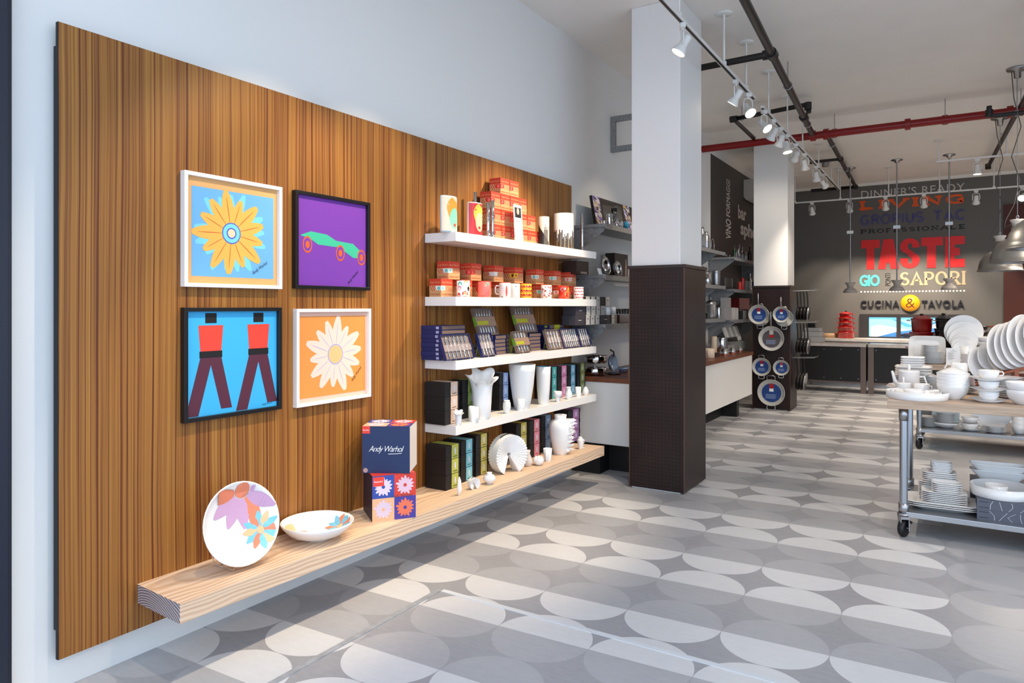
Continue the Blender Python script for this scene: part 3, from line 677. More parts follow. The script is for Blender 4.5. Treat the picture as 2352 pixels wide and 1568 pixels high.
vstack(1281, 1303, .205, SZ[1], 3, 'pink', 'on the lowest white shelf', 24)
vstack(1304, 1322, .205, SZ[1], 3, 'sky', 'near the far end of the lowest white shelf', 23)
vstack(1326, 1344, .205, SZ[1], 3, 'olive', 'at the far end of the lowest white shelf', 22.5)
vstack(1024, 1056, .25, PZ, 3, 'chartreuse', 'at the window end of the plank group', 34)
vstack(1059, 1087, .215, PZ, 3, 'aqua', 'second along the plank', 32)
vstack(1093, 1121, .20, PZ, 3, 'mustard', 'behind the small squat vase', 31.5)
vstack(1186, 1212, .19, PZ, 3, 'mustard', 'behind the pleated fan vase', 28.5)
vstack(1217, 1241, .215, PZ, 3, 'rose', 'past the pleated fan vase', 28.5)
vstack(1243, 1267, .19, PZ, 3, 'blue', 'beside the spiny vase', 27.5)
vstack(1305, 1332, .20, PZ, 3, 'orchid', 'at the far end of the plank', 25)

# ---------------------------------------------------------------- white porcelain vases
def vase(px, zz, xb, wpx, hpx, label, prof, name='vase', m=BISQUE, seg=28, fn=None, rz=0, sx=1, sy=1, inner=None):
    y = atx(px, xb); R = m_px(wpx / 2, xb, y); H = m_px(hpx, xb, y)
    b = MB(); b.lathe([(r * R, q * H) for r, q in prof], m, seg, sx, sy, (lambda p, a: fn(p, a, R, H)) if fn else None)
    if inner: b.lathe([(r * R, q * H) for r, q in inner[0]], inner[1], seg)
    o = b.build(name, loc=(xb, y, zz), rot=(0, 0, rz)); tag(o, label, 'vase', 'white porcelain vases'); return o
tub = lambda b, t, mid=None: [(0, 0), (b, 0), (b * 1.02, .01)] + ([mid] if mid else []) + [(t, 1), (t - .05, 1), (b * .9, .05), (0, .05)]
def ruffle(p, a, R, H):
    f = max(0, (p[2] / H - .55) / .45) ** 1.5; k = 1 + .24 * f * math.sin(5 * a + .6)
    return (p[0] * k, p[1] * k, p[2] - .26 * H * f * (1 - math.cos(a - 2.4)) * .5 + .05 * H * f * math.sin(5 * a))
RUF = [(0, 0), (.52, 0), (.55, .02), (.60, .3), (.64, .55), (.67, .68), (.72, .8), (.80, .9), (.92, 1), (.89, 1), (.76, .9), (.67, .78), (.6, .6), (.55, .3), (.5, .05), (0, .05)]
vase(1107, SZ[1], .265, 72, 112, 'tall white vase with a ruffled torn-fabric rim, on the lowest white shelf', RUF, seg=60, fn=ruffle)
FL = [(0, 0), (.52, 0), (.55, .01), (.72, .25), (.86, .55), (.96, .85), (1, 1), (.96, 1), (.9, .8), (.8, .5), (.5, .04), (0, .04)]
vase(1199, SZ[1], .265, 62, 102, 'tallest plain white flared vase, centre of the lowest white shelf', FL, seg=40)
vase(1248, SZ[1], .275, 33, 86, 'slim white vase with blue inside, beside the tall flared vase', [(0, 0), (.70, 0), (.74, .01), (.9, .4), (1, .8), (1, 1), (.93, 1)], inner=([(.93, 1), (.9, .8), (.8, .4), (.6, .05), (0, .05)], col('glaze_aqua', (60, 150, 190), .3)))
vase(1053, SZ[1], .295, 24, 34, 'small white vase with a ruffled rim, first of the minis on the lowest white shelf', RUF, seg=48, fn=ruffle)
def crump(p, a, R, H): k = 1 + .10 * math.sin(4 * a + 9 * p[2] / H); return (p[0] * k, p[1] * k, p[2] + .03 * H * math.sin(3 * a) * (p[2] > .5 * H))
vase(1088, SZ[1], .29, 26, 33, 'small crumpled white paper-bag vase before the ruffled vase', tub(.82, .95), seg=32, fn=crump)
vase(1164, SZ[1], .29, 19, 30, 'small white barrel-shaped vase before the pale blue stack', [(0, 0), (.6, 0), (.85, .2), (1, .5), (.9, .8), (.7, .93), (.75, 1), (.68, 1), (.6, .9), (0, .88)])
def dots(p, a, R, H): k = 1 + .06 * math.sin(9 * a) * math.sin(30 * p[2] / H); return (p[0] * k, p[1] * k, p[2])
vase(1196, SZ[1], .30, 18, 27, 'small white knobbly cylinder vase before the tall flared vase', tub(.95, 1), seg=48, fn=dots)
vase(1281, SZ[1], .31, 19, 24, 'small white pedestal cup on the lowest white shelf', [(0, 0), (.62, 0), (.58, .42), (.62, .48), (.98, .5), (1, .98), (.92, 1), (.88, .6), (0, .55)])
vase(1306, SZ[1], .31, 17, 28, 'small white milk-jug shaped vase with flared neck', [(0, 0), (.7, 0), (.98, .25), (.95, .45), (.55, .78), (.62, .95), (.72, 1), (.62, 1), (.45, .8), (0, .75)])
vase(1328, SZ[1], .315, 14, 23, 'small white facetted tumbler vase', tub(.95, 1), seg=8)
vase(1345, SZ[1], .315, 15, 19, 'small white pear-shaped vase, last on the lowest white shelf', [(0, 0), (.6, 0), (.98, .3), (.95, .55), (.5, .9), (.38, 1), (.3, 1), (0, .9)])
# plank vases
def pleatfan(px, zz, xb, wpx, label, dep):
    y = atx(px, xb); R = m_px(wpx / 2, xb, y) * 1.12; n = 34; a0, a1 = math.radians(-62), math.radians(242)
    t = thing('fan_vase', label, 'vase', (xb, y, zz + R * math.sin(math.radians(62)) ), math.radians(-18), 'white porcelain vases'); b = MB(); vs = []; fs = []
    for i in range(n * 2 + 1):
        a = a0 + (a1 - a0) * i / (2 * n); s = 1 if i % 2 else .80
        for r, xx in ((R * .10, .25), (R * .55, .62), (R, 1)): vs.append((dep * xx * s, r * math.cos(a), r * math.sin(a)))
        for r, xx in ((R, -1), (R * .55, -.62), (R * .10, -.25)): vs.append((dep * xx * s, r * math.cos(a), r * math.sin(a)))
    for i in range(n * 2):
        for k in range(6):
            p, q = i * 6 + k, i * 6 + (k + 1) % 6; fs.append((p, q, q + 6, p + 6))
    fs += [tuple(range(6))[::-1], tuple(range(n * 12, n * 12 + 6))]
    b.add(vs, fs, BISQUE); b.build('fan_body', t)
    s = MB(); s.tube([(0, R * math.cos(a), R * math.sin(a) + .001) for a in [math.radians(60 + 6 * i) for i in range(11)]], dep * .12, DARKBOX, 6); s.build('slot', t)
pleatfan(1167, PZ, .31, 82, 'large white pleated fan vase standing like an open wheel on the plank', .05)
pleatfan(1088, PZ, .37, 25, 'tiny white pleated fan vase near the plank edge', .02)
vase(1055, PZ, .38, 14, 42, 'slender white seed-shaped vase at the plank edge', [(0, 0), (.6, 0), (.95, .25), (1, .4), (.7, .8), (.2, 1), (0, 1)], sx=.7)
def ribs(p, a, R, H): k = 1 + .045 * math.cos(16 * a); return (p[0] * k, p[1] * k, p[2])
vase(1124, PZ, .385, 29, 27, 'small squat ribbed white vase with narrow neck on the plank', [(0, 0), (.42, 0), (.42, .12), (.7, .2), (1, .48), (.75, .72), (.34, .86), (.42, 1), (.34, 1), (.24, .88), (0, .8)], seg=64, fn=ribs)
vase(1212, PZ, .33, 22, 36, 'small pear-shaped grey-white vase behind the fan vase', [(0, 0), (.7, 0), (1, .25), (.9, .45), (.45, .8), (.6, 1), (.5, 1), (0, .85)], m=mat('bisque_grey', (214, 206, 198), .6))
vase(1237, PZ, .385, 26, 20, 'low white melon bowl vase on the plank', [(0, 0), (.4, 0), (.8, .25), (1, .55), (.85, .82), (.5, 1), (.4, .95), (0, .8)], seg=48, fn=lambda p, a, R, H: (p[0], p[1], p[2] + .06 * H * math.cos(6 * a) * (p[2] > .7 * H)))
vase(1258, PZ, .375, 20, 29, 'small white fluted cup vase before the blue stack', tub(.72, 1), seg=48, fn=lambda p, a, R, H: (p[0] * (1 + .06 * math.cos(8 * a)), p[1] * (1 + .06 * math.cos(8 * a)), p[2]))
def spiny(px, xb, wpx, hpx, label, n):
    y = atx(px, xb); R = m_px(wpx / 2, xb, y); H = m_px(hpx, xb, y); t = thing('spiny_vase', label, 'vase', (xb, y, PZ), .45, 'white porcelain vases')
    pr = [(.55, 0), (.6, .01), (.85, .35), (1, .65), (.98, .76), (.8, .85), (.55, .88), (.52, .92), (.56, 1), (.48, 1), (.44, .9), (.3, .8)]
    MB().lathe([(0, 0)] + [(r * R, q * H) for r, q in pr] + [(0, .75 * H)], BISQUE, 32).build('vase_body', t)
    sp = MB(); rr = random.Random(4)
    for k in range(n):
        q = .12 + .8 * (k // 5) / (n / 5); a = -.5 + (k % 5) * .27 + .12 * (k // 5 % 2); r = R * (.55 + .42 * q if q < .7 else .85); a += (rr.random() - .5) * .3; q += (rr.random() - .5) * .06; d = Vector((math.cos(a), math.sin(a), .5 * rr.random() - .1)); p = Vector((r * math.cos(a), r * math.sin(a), q * H)) - d * R * .1
        sp.tube([p, p + d * R * .3, p + d * R * (.45 + .4 * rr.random())], [R * .2, R * .13, .0008], BISQUE, 8)
    sp.build('spines', t)
spiny(1287, .335, 52, 90, 'large white urn vase with a side full of blunt spines, far end of the plank', 40)
spiny(1333, .385, 15, 28, 'tiny white spiny vase at the far end of the plank', 20)
# ---------------------------------------------------------------- wall shelves on brackets, cabinet run
WALNUT = mat('walnut_top', (112, 62, 40), .35, noise=.25, nscale=12)
CABW = mat('white_cabinet', (226, 224, 220), .4)
def bracketed(y0, y1, z, label, bys):
    t = thing('bracket_shelf', label, 'shelf', (0, y0, z), 0, 'grey metal wall shelves')
    MB().box(.05, .38, .0, y1 - y0, -.03, 0, GALV).box(.372, .38, 0, y1 - y0, -.045, -.03, GALV).build('shelf_board', t)
    for by in bys:
        b = MB(); b.prism([(.012, 0), (.36, -.002), (.36, -.06), (.06, -.27), (.012, -.27)], 'y', by - y0 - .006, by - y0 - .001, GALV)
        b.box(.002, .012, by - y0 - .02, by - y0 + .02, -.34, .02, GALV)
        for q in (.10, .26): b.lathe([(0, 0), (.009, 0), (.009, .004), (0, .004)], BLACK, 8) if 0 else b.box(q - .008, q + .008, by - y0 - .009, by - y0 - .006, -.035, -.02, BLACK)
        b.build('bracket', t)
AZ = [2.222, 1.77, 1.335]
for k, nm in enumerate(('upper', 'middle', 'lower')):
    bracketed(5.62, 9.5, AZ[k], f'{nm} grey metal wall shelf between wood panel and dark wall', (5.64, 9.1))
    bracketed(9.95, 12.2, AZ[k] - .03, f'{nm} grey metal wall shelf on the dark wall, far end', (10.0, 11.9))
upr = MB()
for y in (10.0, 11.9): upr.box(0, .012, y - .02, y + .02, .9, 2.3, GALV)
cab = thing('cabinet', 'long white base cabinet with walnut top along the wall behind the pillar', 'cabinet', (0, 5.62, 0))
MB().box(.023, .62, 0, 4.33, .28, .825, CABW).build('body', cab, .004)
MB().box(.023, .635, -.012, 4.345, .825, .868, WALNUT).build('worktop', cab, .003)
for yy in (.25, 3.98):
    MB().box(.1, .5, yy, yy + .12, 0, .28, BLACK).build('leg', cab)
MB().box(.023, .30, 0.05, 4.28, 0, .27, mat('plinth_black', (12, 12, 14), .7)).build('plinth', cab)
def put(mb, name, label, cat, loc, group=None, rz=0): return tag(mb.build(name, loc=loc, rot=(0, 0, rz)), label, cat, group)
def bx(px, pxr, xf, z, hpx, dep, m, name, label, cat='box', group=None, deco=None, rz=0, tilt=0):
    y = atx(px, xf); w_ = atx(pxr, xf) - y; h = m_px(hpx, xf, y); b = MB(); b.box(-dep, 0, 0, w_, 0, h, m)
    if deco: deco(b, dep, w_, h)
    o = b.build(name, loc=(xf, y, z), rot=(0, tilt, rz)); return tag(o, label, cat, group)
def lt(px, xb, z, wpx, hpx, prof, m, name, label, cat, group=None, seg=20, fn=None, extra=None):
    y = atx(px, xb); R = m_px(wpx / 2, xb, y); H = m_px(hpx, xb, y); b = MB(); b.lathe([(r * R, q * H) for r, q in prof], m, seg, 1, 1, fn)
    if extra: extra(b, R, H)
    return tag(b.build(name, loc=(xb, y, z)), label, cat, group)
CAN = [(0, 0), (.96, 0), (1, .03), (1, .97), (.96, 1), (.9, 1), (.88, .05), (0, .05)]
POT = [(0, 0), (.9, 0), (1, .1), (1, .72), (1.05, .73), (1.05, .77), (.9, .86), (.4, .95), (.12, .96), (.1, 1.04), (.2, 1.1), (0, 1.12)]
BOT = [(0, 0), (.95, 0), (1, .03), (1, .5), (.85, .62), (.34, .74), (.3, .93), (.36, .94), (.36, 1), (0, 1)]
TUM = [(0, 0), (.8, 0), (1, 1), (.94, 1), (.74, .05), (0, .05)]
# upper shelf in the alcove: mosaic frame and glassware
z = AZ[0]; y = atx(1364, .16); w_ = atx(1452, .16) - y + .25; H = m_px(74, .16, y)
t = thing('mosaic_frame', 'large dark frame with mosaic-tiled sides leaning on the upper wall shelf', 'frame', (.19, y, z + .006)); r_ = random.Random(9)
b = MB(); b.T = rotm('Y', -.18); b.box(-.025, 0, 0, w_, 0, H, mat('frame_black', (30, 24, 22), .3)); b.build('backing', t)
b = MB(); b.T = rotm('Y', -.18); n = 9
for side in (0.006, w_ * .62):
    for i in range(n):
        for k in range(3):
            if i == 0 and k == 0 and side > .1: b.build('mosaic_tile', t); b = MB(); b.T = rotm('Y', -.18)
            a, c_ = side + k * .05, side + (k + 1) * .05; z0, z1 = H * i / n, H * (i + 1) / n
            cs = [col('tile_a', (206, 200, 206), .3), col('tile_b', (112, 96, 170), .3), col('tile_c', (60, 44, 36), .3), col('tile_d', (190, 160, 110), .3)]
            b.poly([(.001, a, z0), (.001, c_, z0), (.001, a, z1)], r_.choice(cs)); b.poly([(.001, c_, z0), (.001, c_, z1), (.001, a, z1)], r_.choice(cs))
b.build('mosaic_tile', t)
b = MB(); b.T = rotm('Y', -.18); b.box(.0, .002, .20, w_ * .56, .03, H * .9, mat('mirror_glass', (120, 116, 112), .06, .9)); b.build('glass', t)
g = 'glass and silver on the upper wall shelf'
lt(1411, .25, z, 17, 48, [(0, 0), (.6, 0), (1, .2), (.9, .4), (.55, .6), (.9, 1), (.82, 1), (.5, .6), (0, .1)], GLASS, 'pitcher', 'clear glass pitcher before the mosaic frame', 'pitcher', g)
for px, w_, h, m, l, c_, pr in ((1388, 9, 9, CHROME, 'tiny silver cup at the shelf corner', 'cup', CAN), (1400, 15, 27, CHROME, 'silver tumbler before the glass pitcher', 'tumbler', CAN), (1417, 15, 20, CHROME, 'round silver vessel beside the silver tumbler', 'vessel', BOT), (1427, 12, 18, CHROME, 'small silver ball ornament beside the turquoise ball', 'ornament', [(0, 0), (.5, .02), (1, .5), (.5, .98), (0, 1)])):
    lt(px, .33, z, w_, h, pr, m, c_, l, c_, g)
lt(1437, .33, z, 16, 18, [(0, 0), (.5, .02), (.9, .25), (1, .5), (.9, .75), (.5, .98), (0, 1)], mat('turquoise_glass', (20, 130, 170), .12, coat=.5), 'ornament', 'shiny turquoise ball ornament on the upper wall shelf', 'ornament', g)
# middle shelf
z = AZ[1]
DB = mat('dark_brown_card', (42, 28, 26), .5)
bx(1324, 1352, .24, z, 31, .12, DB, 'box', 'small dark brown box with silver label on the middle wall shelf', deco=lambda b, d, w, h: b.box(0, .001, w * .35, w * .85, h * .05, h * .2, STEEL))
bx(1412, 1442, .16, z, 58, .1, DB, 'box', 'tall black-brown box behind the chrome bowls', deco=lambda b, d, w, h: b.box(0, .001, w * .8, w * .9, h * .1, h * .8, mat('tan_print', (150, 130, 110))))
def upbowl(px, wpx, label):
    y = atx(px, .30); R = m_px(wpx * .65, .30, y); b = MB(); b.lathe([(R * math.sin(a), R * (1 - math.cos(a)) * .8) for a in [i * math.pi / 20 for i in range(10)]] + [(R * .96 * math.sin(a), R * .03 + R * (1 - math.cos(a)) * .8) for a in [i * math.pi / 20 for i in range(9, -1, -1)]], CHROME, 28)
    for v in (-1, 1): b.tube([(-v * 0 + R * .99, v * R * .3, R * .5), (R * .9, v * R * .5, R * .2)], .004, CHROME, 6)
    tag(b.build('chrome_bowl', loc=(.22, y, z + R), rot=(0, math.radians(78), 0)), label, 'bowl', 'upright chrome bowls')
upbowl(1398, 34, 'large chrome bowl standing on edge on the middle wall shelf'); upbowl(1428, 28, 'smaller chrome bowl standing on edge beside the pillar')
bx(1376, 1384, .36, z, 15, .002, WINK, 'card', 'small white price card before the larger chrome bowl', 'card', tilt=-.3)
# lower shelf: rows of boxes
z = AZ[2]; GB, PB = mat('charcoal_card', (58, 54, 62), .55), mat('pale_card', (198, 192, 186), .55)
def wdeco(m, u0=.3, u1=.7): return lambda b, d, w, h: (b.box(0, .0008, w * u0, w * u1, h * .48, h * .54, m), b.box(-d + .004, -.004, -.0006, 0, .004, h - .004, GB))
PBD = lambda b, d, w, h: (b.box(0, .0008, w * .3, w * .7, h * .6, h * .64, INK), b.box(-d, 0, -.001, 0, 0, h, DARKBOX))
h1 = 20.5; zz = [z]
rows3 = [[(1321, 1344, 1), (1346, 1355, 0), (1357, 1366, 0), (1368, 1377, 0), (1380, 1403, 1), (1405, 1412, 0), (1414, 1422, 0)], [(1323, 1345, 1), (1347, 1356, 0), (1358, 1368, 0), (1370, 1379, 0), (1381, 1389, 0)], [(1346, 1355, 0), (1358, 1367, 0), (1370, 1378, 0), (1379, 1389, 2), (1391, 1400, 0)]]
hh = m_px(20.5, .33, 5.8)
for r, row in enumerate(rows3):
    zr = z + r * hh
    if r == 2: zr += 0
    for k, (a, b_, d_) in enumerate(row):
        y = atx(a, .33); w_ = atx(b_, .33) - y; b = MB(); m = (PB, GB, DARKBOX)[d_]; b.box(-.12, 0, 0, w_, 0, hh - .0005, m)
        if d_ == 0: b.box(0, .0008, w_ * .3, w_ * .7, hh * .6, hh * .66, INK); b.box(-.119, -.001, -.001, 0, .002, hh - .002, DARKBOX)
        elif d_ == 1: b.box(0, .0008, w_ * .32, w_ * .62, hh * .48, hh * .53, WINK)
        tag(b.build('glass_box', loc=(.33, y, zr)), f'{("pale narrow", "charcoal", "black")[d_]} box, {NTH[k]} along the {("bottom", "middle", "top")[r]} row on the lower wall shelf', 'box', 'boxes on the lower wall shelf')
for k, px in enumerate((1397, 1408)): lt(px, .35, z + hh, 13, 18, TUM, BISQUE, 'paper_cup', f'white cup standing on the boxes, {("wider one", "one nearer the pillar")[k]}', 'cup')
for k in range(5): lt(1418 + 6 * k, .30, z + hh * 1.0, 6, 13, TUM, GLASS, 'drinking_glass', 'small clear drinking glass on the lower wall shelf riser', 'glass', 'small clear glasses')
tag(MB().box(-.1, .1, 0, .75, 0, hh - .002, GLASS).build('glass_riser', loc=(.24, atx(1416, .33) + .0, z)), 'low clear riser carrying the small drinking glasses', 'riser')
# cabinet top in the alcove
z = .868
def cookpan(px, zz, wpx, hpx, label):
    y = atx(px, .2); R = m_px(wpx / 2, .2, y); H = m_px(hpx, .2, y); t = thing('saute_pan', label, 'pan', (.2, y, zz), .4, 'chrome pans on the walnut top'); MB().lathe([(0, 0), (.85 * R, 0), (R, H * .2), (R * 1.0, H * .8), (R * .9, H), (0, H * 1.0)], CHROME, 28).build('pan_body', t)
    b = MB(); b.tube([(0, R * .95, H * .6), (0, R * 1.4, H * .75), (0, R * 1.9, H * .8)], .008, BLACK, 8); b.build('handle', t)
    MB().tube([(0, -.02, H), (0, -.015, H + .03), (0, .015, H + .03), (0, .02, H)], .004, CHROME, 6).build('lid_knob', t)
    return H
hq = cookpan(1366, z, 54, 19, 'lidded chrome pan lying on the walnut top, below the other')
cookpan(1368, z + hq + .034, 54, 18, 'lidded chrome pan stacked on the other chrome pan')
BLU = mat('pale_blue_steel', (150, 172, 200), .25, .6)
y = atx(1408, .25); R = m_px(21, .25, y)
t = thing('frying_pan', 'pan with pale blue face propped upright on the walnut top', 'pan', (.21, y, z + R), 0); MB().lathe([(0, .02), (R * .8, .02), (R, .05), (R * .97, .05), (R * .78, .026), (0, .026)], BLU, 26).build('pan_body', t, rot=(0, math.radians(82), 0)); MB().tube([(.03, R * .5, R * .8), (.04, R * .2, R * 1.25), (.02, R * -.2, R * 1.5)], .007, BLACK, 8).build('handle', t)
for k, (px, w_, h_, l) in enumerate(((1410, 38, 4, 'dark shallow dish lying before the propped blue pan'), (1432, 26, 12, 'pale blue covered dish beside the pillar'))):
    lt(px, .33, z, w_, h_, [(0, 0), (.7, 0), (1, .8), (.98, 1), (.7, .5), (0, .4)], (mat('graphite_dish', (70, 72, 78), .2, .6), BLU)[k], 'serving_dish', l, 'dish')
# ---- beyond the pillar: shelves and cabinet seen again
g = 'steel ware beyond the pillar'
z = AZ[0]
lt(1613, .25, z, 16, 52, [(0, 0), (.9, 0), (1, .1), (1, .6), (.8, .7), (.8, .78), (.5, .9), (.5, 1), (0, 1)], STEEL, 'shaker', 'taller steel cocktail shaker on the upper shelf beyond the pillar', 'shaker', g)
lt(1622, .32, z, 16, 40, [(0, 0), (.9, 0), (1, .1), (1, .7), (.7, .8), (.5, .9), (.5, 1), (0, 1)], STEEL, 'shaker', 'shorter steel cocktail shaker beside the taller shaker', 'shaker', g)
y = atx(1637, .28); tag(MB().tube([(0, .07 * math.cos(a), .07 + .07 * math.sin(a) * (1.4 if math.sin(a) > 0 else 1)) for a in [i * .35 for i in range(18)]], .004, CHROME, 6, True).build('wire_ring_stand', loc=(.28, y, z)), 'bent wire ring stand beside the steel shakers', 'stand')
lt(1616, .25, AZ[1] + .15, 14, 16, CAN, CHROME, 'steel_pot', 'small steel pot under the upper shelf, stacked on the tall pots', 'pot', g)
z = AZ[1]
lt(1622, .2, z, 24, 37, POT[:-5] + [(0, .9)], STEEL, 'stock_pot', 'wide steel stock pot close to the pillar on the middle shelf', 'pot', g)
lt(1624, .32, z, 18, 16, POT[:4] + [(1, 1), (.93, 1), (.9, .1), (0, .1)], CHROME, 'steel_pot', 'low chrome pot before the stock pots', 'pot', g)
lt(1644, .28, z, 19, 36, POT[:4] + [(1.02, .9), (1.05, .92), (1.0, .97), (0, 1)], STEEL, 'stock_pot', 'tall steel stock pot on the middle shelf', 'pot', g)
bx(1664, 1684, .30, z - .03, 26, .2, mat('smoke_glass_box', (62, 58, 56), .15), 'glass_cube', 'smoked square glass box on the middle shelf of the dark wall', 'box')
bx(1686, 1692, .30, z - .03, 26, .2, BLACK, 'box', 'narrow black box beside the smoked glass box')
z = AZ[2]
lt(1632, .26, z, 24, 44, POT, STEEL, 'canister', 'lidded tall steel canister on the lower shelf beyond the pillar', 'canister', g)
lt(1619, .33, z, 13, 14, TUM, GLASS, 'drinking_glass', 'clear glass before the steel canister', 'glass')
lt(1650, .30, z, 13, 25, CAN, CHROME, 'ice_bucket', 'small chrome bucket beside the steel canister', 'bucket', g)
z = AZ[2] - .03; GC = mat('grey_card', (150, 148, 148), .5)
for k, (a, b_, h_, m, l) in enumerate(((1664, 1680, 30, GC, 'stack base'), (1683, 1689, 28, PB, 'pale upright'), (1690, 1696, 27, PB, 'second pale upright'), (1701, 1707, 20, DARKBOX, 'dark upright'), (1709, 1715, 20, PB, 'white upright'), (1717, 1724, 22, DB, 'brown upright'))):
    bx(a, b_, .33, z, h_, .09, m, 'goods_box', f'{l} box on the lower shelf of the dark wall', 'box', 'boxes on the dark wall lower shelf')
bx(1668, 1679, .325, z + m_px(30, .33, atx(1664, .33)) + .001, 22, .08, GC, 'goods_box', 'tall grey box set on the stack base box of the dark wall shelf', 'box')
bx(1698, 1721, .2, z, 48, .12, mat('red_card', (150, 36, 32), .4), 'goods_box', 'red picture box behind the white upright boxes', 'box')
z = AZ[0] - .03
for k, (px, w_, h_, m, l) in enumerate(((1687, 7, 32, mat('green_bottle_glass', (24, 60, 30), .1, coat=.5), 'dark green'), (1693, 5, 24, GLASS, 'short clear'), (1699, 9, 36, GLASS, 'tall clear'), (1706, 8, 32, GLASS, 'second clear'), (1713, 8, 22, STEEL, 'short steel'), (1722, 9, 36, mat('dark_bottle', (32, 26, 26), .15), 'black'))):
    lt(px, .26, z, w_, h_, BOT, m, 'bottle', f'{l} bottle on the upper shelf of the dark wall', 'bottle', 'bottles on the dark wall upper shelf')
for k, px in enumerate((1669, 1676)): lt(px, .12, z, 4, 12, [(0, 0), (1, 0), (.2, .1), (.2, .6), (.8, .9), (.5, 1), (0, 1)], STEEL, 'bottle_stopper', f'tiny steel bottle stopper on the dark wall, {("first", "second")[k]} of two', 'stopper')
z = AZ[1] - .03
for k, (px, w_, h_, m, l, pr) in enumerate(((1699, 9, 18, mat('red_white_card', (190, 60, 50), .4), 'small red tin', CAN), (1706, 8, 28, RED, 'slim red tin', CAN), (1714, 6, 22, PB, 'slim white tin', CAN), (1722, 13, 42, CHROME, 'round silver cloche jar', BOT), (1720, 9, 22, PB, 'white carafe', CAN), (1732, 9, 22, mat('blue_tin', (40, 54, 130), .35), 'blue and white tin', CAN))):
    lt(px, .31 if k not in (3,) else .2, z, w_, h_, pr, m, 'tin', f'{l} on the middle shelf of the dark wall', 'tin', 'tins on the dark wall middle shelf')
z = .868; CP = mat('copper', (200, 120, 90), .25, .9)
def ex(b, R, H): b.tube([(R * .2, -R, H * .8), (R * .2, -R * 1.5, H * .75), (R * .2, -R * 1.5, H * .25), (R * .2, -R, H * .2)], .008, mat('cream_enamel', (222, 200, 176), .3), 6)
lt(1629, .45, z, 24, 21, CAN, mat('cream_enamel', (222, 200, 176), .3), 'enamel_mug', 'large cream mug on the walnut top next to the pillar', 'mug', None, 24, None, ex)
lt(1640, .3, z, 13, 40, CAN, mat('cream_stand', (206, 186, 160), .4), 'canister', 'tall cream canister behind the large cream mug', 'canister')
lt(1657, .25, z, 27, 32, CAN, CHROME, 'stock_pot', 'wide chrome pot on the walnut top', 'pot', g)
bx(1641, 1653, .5, z, 9, .07, DB, 'box', 'small brown box on the walnut top edge')
for k, (px, w_, h_, l) in enumerate(((1664, 20, 20, 'lidded copper-based chrome pan, first of three on the walnut top'), (1682, 17, 17, 'lidded copper-based chrome pan, second of three on the walnut top'), (1699, 13, 14, 'lidded copper-based chrome pan, third of three on the walnut top'))):
    y = atx(px, .5); R = m_px(w_ / 2, .5, y); H = m_px(h_, .5, y); t = thing('casserole', l, 'pan', (.5, y, z), 0, 'copper-based pans')
    MB().lathe([(0, 0), (R, 0), (R * 1.03, .006), (R * 1.0, .012), (0, .012)], CP, 22).build('base_plate', t); MB().lathe([(0, .012), (R * .95, .012), (R, H * .15), (R, H * .55), (0, H * .55)], CHROME, 22).build('pan_body', t)
    MB().lathe([(R, H * .55), (R * .7, H * .75), (R * .15, H * .85), (R * .15, H), (0, H)], CHROME, 22).build('lid', t)
for k in range(6): bx(1671 + 5.2 * k, 1675.5 + 5.2 * k, .30, z + .19, 25, .03, GC if k % 2 else PB, 'cutlery_pack', f'slanted grey pack on the walnut top, {NTH[k]} of the leaning row', 'pack', 'leaning grey packs', None, 0, -.35)
bx(1671, 1688, .32, z, 13, .25, GC, 'goods_box', 'grey carton under the leaning grey packs', 'box')
bx(1690, 1712, .34, z, 19, .25, mat('grey_card2', (128, 126, 122), .5), 'goods_box', 'grey picture carton beside the leaning grey packs', 'box')
for k in range(5): bx(1700 + 6 * k, 1704.5 + 6 * k, .32, z + .13, 24, .03, DARKBOX if k % 2 else PB, 'cutlery_pack', f'slanted dark pack past the grey cartons, {NTH[k]} of its row', 'pack', 'leaning dark packs', None, 0, -.35) if k < 2 else None
# ---------------------------------------------------------------- lettering and air conditioner on the dark wall
LG, LG2 = mat('grey_lettering', (172, 168, 164), .6), mat('pale_lettering', (196, 192, 188), .6)
def wl(txt, pxl, pxr, rt, rb, m, label, rot=False, bold=.02):
    yc = atx((pxl + pxr) / 2, .003); y0, y1 = atx(pxl, .003), atx(pxr, .003); z1, z0 = zat(rt, 0, yc), zat(rb, 0, yc); b = MB()
    if rot: b.text(txt, m, face_x(.003, y1, z0) @ rotm('Z', math.pi / 2), width=z1 - z0, height=y1 - y0, bold=bold)
    else: b.text(txt, m, face_x(.003, y0, z0), width=y1 - y0, height=z1 - z0, bold=bold)
    tag(b.build('wall_lettering'), label, 'lettering', 'grey lettering on the dark wall')
wl('FORMAGGI', 1668, 1677, 413, 497, LG2, 'upper upright grey word painted on the dark wall', True)
wl('VINO', 1667, 1679, 503, 549, LG2, 'lower upright grey word painted on the dark wall', True)
wl('bar', 1695, 1714, 474, 505, LG, 'short bold grey word on the dark wall above the longer one', bold=.04)
wl('sphe', 1701, 1736, 514, 553, LG, 'bold grey word running behind the second pillar', bold=.04)
y0 = atx(1709, .01); ac = thing('air_conditioner', 'white wall-mounted air conditioner high on the dark wall', 'air conditioner', (0, y0, zat(458, .1, y0)))
MB().prism([(.002, .05), (.002, .34), (.20, .34), (.23, .30), (.23, .10), (.15, 0), (.04, 0)], 'y', 0, .95, mat('ac_white', (206, 202, 196), .4)).build('housing', ac, .008)
b = MB()
for k in range(4): b.box(.16 + .02 * k, .166 + .02 * k, .05, .9, .012 + .026 * k, .02 + .026 * k, BLACK)
b.build('vent_slats', ac)
y0 = atx(1427, .12); t = thing('metal_wall_frame', 'open grey steel frame fixed high on the white wall beside the pillar', 'frame', (0, y0, zat(347, .1, y0)))
